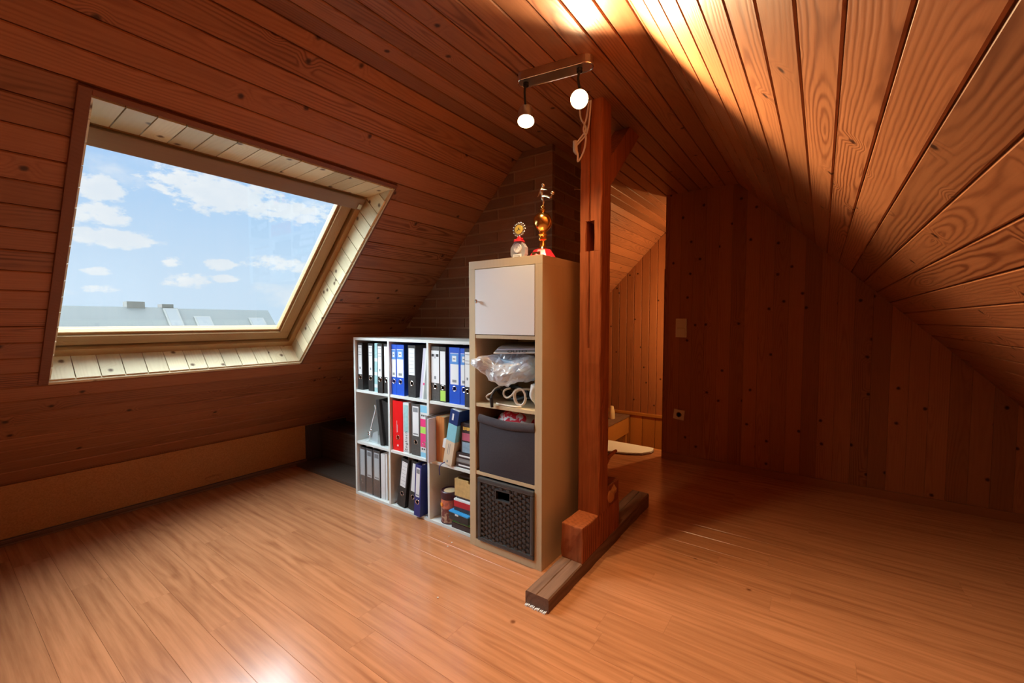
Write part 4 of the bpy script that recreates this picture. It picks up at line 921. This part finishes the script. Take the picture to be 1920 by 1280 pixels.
# ------------------------------------------------------------------ switch, socket, hall furniture
sw = thing('light_switch', 'tall cream double light switch on the dark plank partition', 'switch', (-.950, YG, 1.045))
pbox('plate', 'switch_plastic', sw, -.044, .044, -.009, 0, 0, .156, bev=.003); pbox('rocker', 'switch_plastic', sw, -.034, .034, -.013, -.009, .008, .075, bev=.002); pbox('rocker', 'switch_plastic', sw, -.034, .034, -.012, -.009, .081, .148, bev=.002)
so = thing('wall_socket', 'cream wall socket mounted slightly askew near the foot of the dark partition', 'socket', (-.955, YG, .395), (0, math.radians(6), 0))
pbox('plate', 'switch_plastic', so, -.044, .044, -.009, 0, -.042, .042, bev=.003)
part('cup', 'mortar', so, lambda bm: lathe(bm, [(.022, .0), (.022, .0012), (.019, .0014), (.018, -.0005)], (0, -.009, 0), 24, (0, -1, 0)), smooth=True)
for s_ in (-1, 1): part('pin_hole_disc', 'flat_black', so, lambda bm: cyl(bm, (s_ * .0095, -.0095, 0), (s_ * .0095, -.0110, 0), .0028, seg=10))  # raised discs, the dark of the pin holes is put into their colour
mt_ = thing('floor_mat', 'white floor mat with rounded corner and dark rim at the stair edge', 'mat', (-1.5, 3.78, 0))
def matp(e): return [(-.42, -.24 + e), (-.05 - e, -.185 + e), (.14 - e, -.135 + e), (.25 - e, -.07 + e), (.300 - e, .02), (.302 - e, .09), (.285 - e, .155 - e), (-.42, .165 - e)]
part('rim', 'mat_edge', mt_, lambda bm: prism(bm, matp(0), lambda u, v: (u, v, .0003), (0, 0, .008))); part('pile', 'mat_white', mt_, lambda bm: prism(bm, matp(.006), lambda u, v: (u, v, .0083), (0, 0, .012)))
be = thing('stair_bench', 'low orange pine bench in the stairwell under the board wall', 'bench', (-1.936, 4.70, -1.55))
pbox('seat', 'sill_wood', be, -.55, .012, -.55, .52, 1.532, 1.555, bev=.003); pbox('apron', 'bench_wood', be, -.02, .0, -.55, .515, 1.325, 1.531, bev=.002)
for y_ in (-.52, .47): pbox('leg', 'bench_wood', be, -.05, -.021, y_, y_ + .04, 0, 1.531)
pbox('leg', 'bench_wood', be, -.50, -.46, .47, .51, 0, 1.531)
pot = thing('ornament', 'small cream tapered ornament standing on the stair bench', 'ornament', (-2.03, 4.90, .0055))
part('body', 'cream_pot', pot, lambda bm: lathe(bm, [(.038, 0), (.040, .004), (.034, .09), (.024, .135), (.020, .150), (.006, .152)], seg=20), smooth=True)
hl = thing('hall_lamp', 'small warm wall lamp hidden behind the partition in the stairwell', 'lamp', (-.55, 4.75, 1.25))
part('wall_plate', 'steel_brush', hl, lambda bm: cyl(bm, (0, 0, 0), (-.015, 0, 0), .05, seg=20)); part('stem', 'steel_brush', hl, lambda bm: cyl(bm, (-.015, 0, 0), (-.09, 0, 0), .008, seg=10))
part('bulb', 'hall_glow', hl, lambda bm: blob(bm, (-.115, 0, 0), .03, .03, .03, 3), smooth=True)
light('hall_lamp_light', 'POINT', (-.715, 4.75, 1.25), 48, (1, .62, .25), shadow_soft_size=.05)
# crumbs on the floor
for k, (x, y, lb) in enumerate([(-1.30, 1.27, 'tiny white crumb of plaster on the laminate near the sill end'), (-1.63, 1.68, 'tiny white crumb on the laminate below the tin'), (-1.57, 1.64, 'tiny white crumb on the laminate beside the tall shelf'), (-1.56, 1.60, 'lone white speck on the laminate in front of the tall shelf')]):
    o = part('crumb', 'rubble_white', None, lambda bm: [blob(bm, (0, 0, .003), .0045, .004, .003, 1)], loc=(x, y, 0)); o['label'] = lb; o['category'] = 'crumb'; o['group'] = 'crumbs on the floor'

# ------------------------------------------------------------------ outside: neighbouring roofs in haze
gr = struct('ground', 'ground_pale', lambda bm: box(bm, -300, 300, -300, 300, -6.3, -6.2)); 
def house(y0, y1, zr, label, chimneys, wins, x=-40.0):
    h_ = thing('terraced_house', label, 'house', (x, (y0 + y1) / 2, -6.2)); hw = (y1 - y0) / 2; ze = zr + 6.2 - 4.6
    pbox('walls', 'house_wall', h_, -4.4, 4.4, -hw, hw, 0, ze)
    part('roof', 'house_roof', h_, lambda bm: prism(bm, [(-4.9, ze - .3), (4.9, ze - .3), (4.9, ze - .05), (0, zr + 6.2), (-4.9, ze - .05)], lambda u, v: (u, -hw, v), (0, 2 * hw, 0)))
    for cy, w_, top in chimneys:
        pbox('chimney', 'house_chimney', h_, -.9, .1, cy - w_ - (y0 + y1) / 2, cy + w_ - (y0 + y1) / 2, zr + 5.2, top + 6.2)
    sl = (zr + 6.25 - ze) / 4.9
    for cy, w_, d0, d1 in wins:
        f = part('roof_window', 'house_wall', h_, lambda bm: prism(bm, [(d0, zr + 6.2 - d0 * sl), (d1, zr + 6.2 - d1 * sl), (d1, zr + 6.35 - d1 * sl), (d0, zr + 6.35 - d0 * sl)], lambda u, v: (u, cy - w_ - (y0 + y1) / 2, v), (0, 2 * w_, 0)))
        part('pane', 'house_pane', f, lambda bm: prism(bm, [(d0 + .1, zr + 6.36 - (d0 + .1) * sl), (d1 - .1, zr + 6.36 - (d1 - .1) * sl), (d1 - .1, zr + 6.38 - (d1 - .1) * sl), (d0 + .1, zr + 6.38 - (d0 + .1) * sl)], lambda u, v: (u, cy - w_ + .12 - (y0 + y1) / 2, v), (0, 2 * w_ - .24, 0)))
    return h_
house(-6, 12.0, 2.16, 'pale hazy terraced house with a broad chimney seen through the roof window', [(9.5, .5, 2.55), (-1, .5, 2.6), (11.35, .35, 2.42)], [(2, .5, 1.0, 2.2), (11.45, .45, .2, 1.7)])
house(12.0, 18.6, 2.10, 'pale hazy end house with two roof windows seen through the roof window', [], [(13.3, .55, .75, 1.7), (17.2, .6, .85, 1.7)])
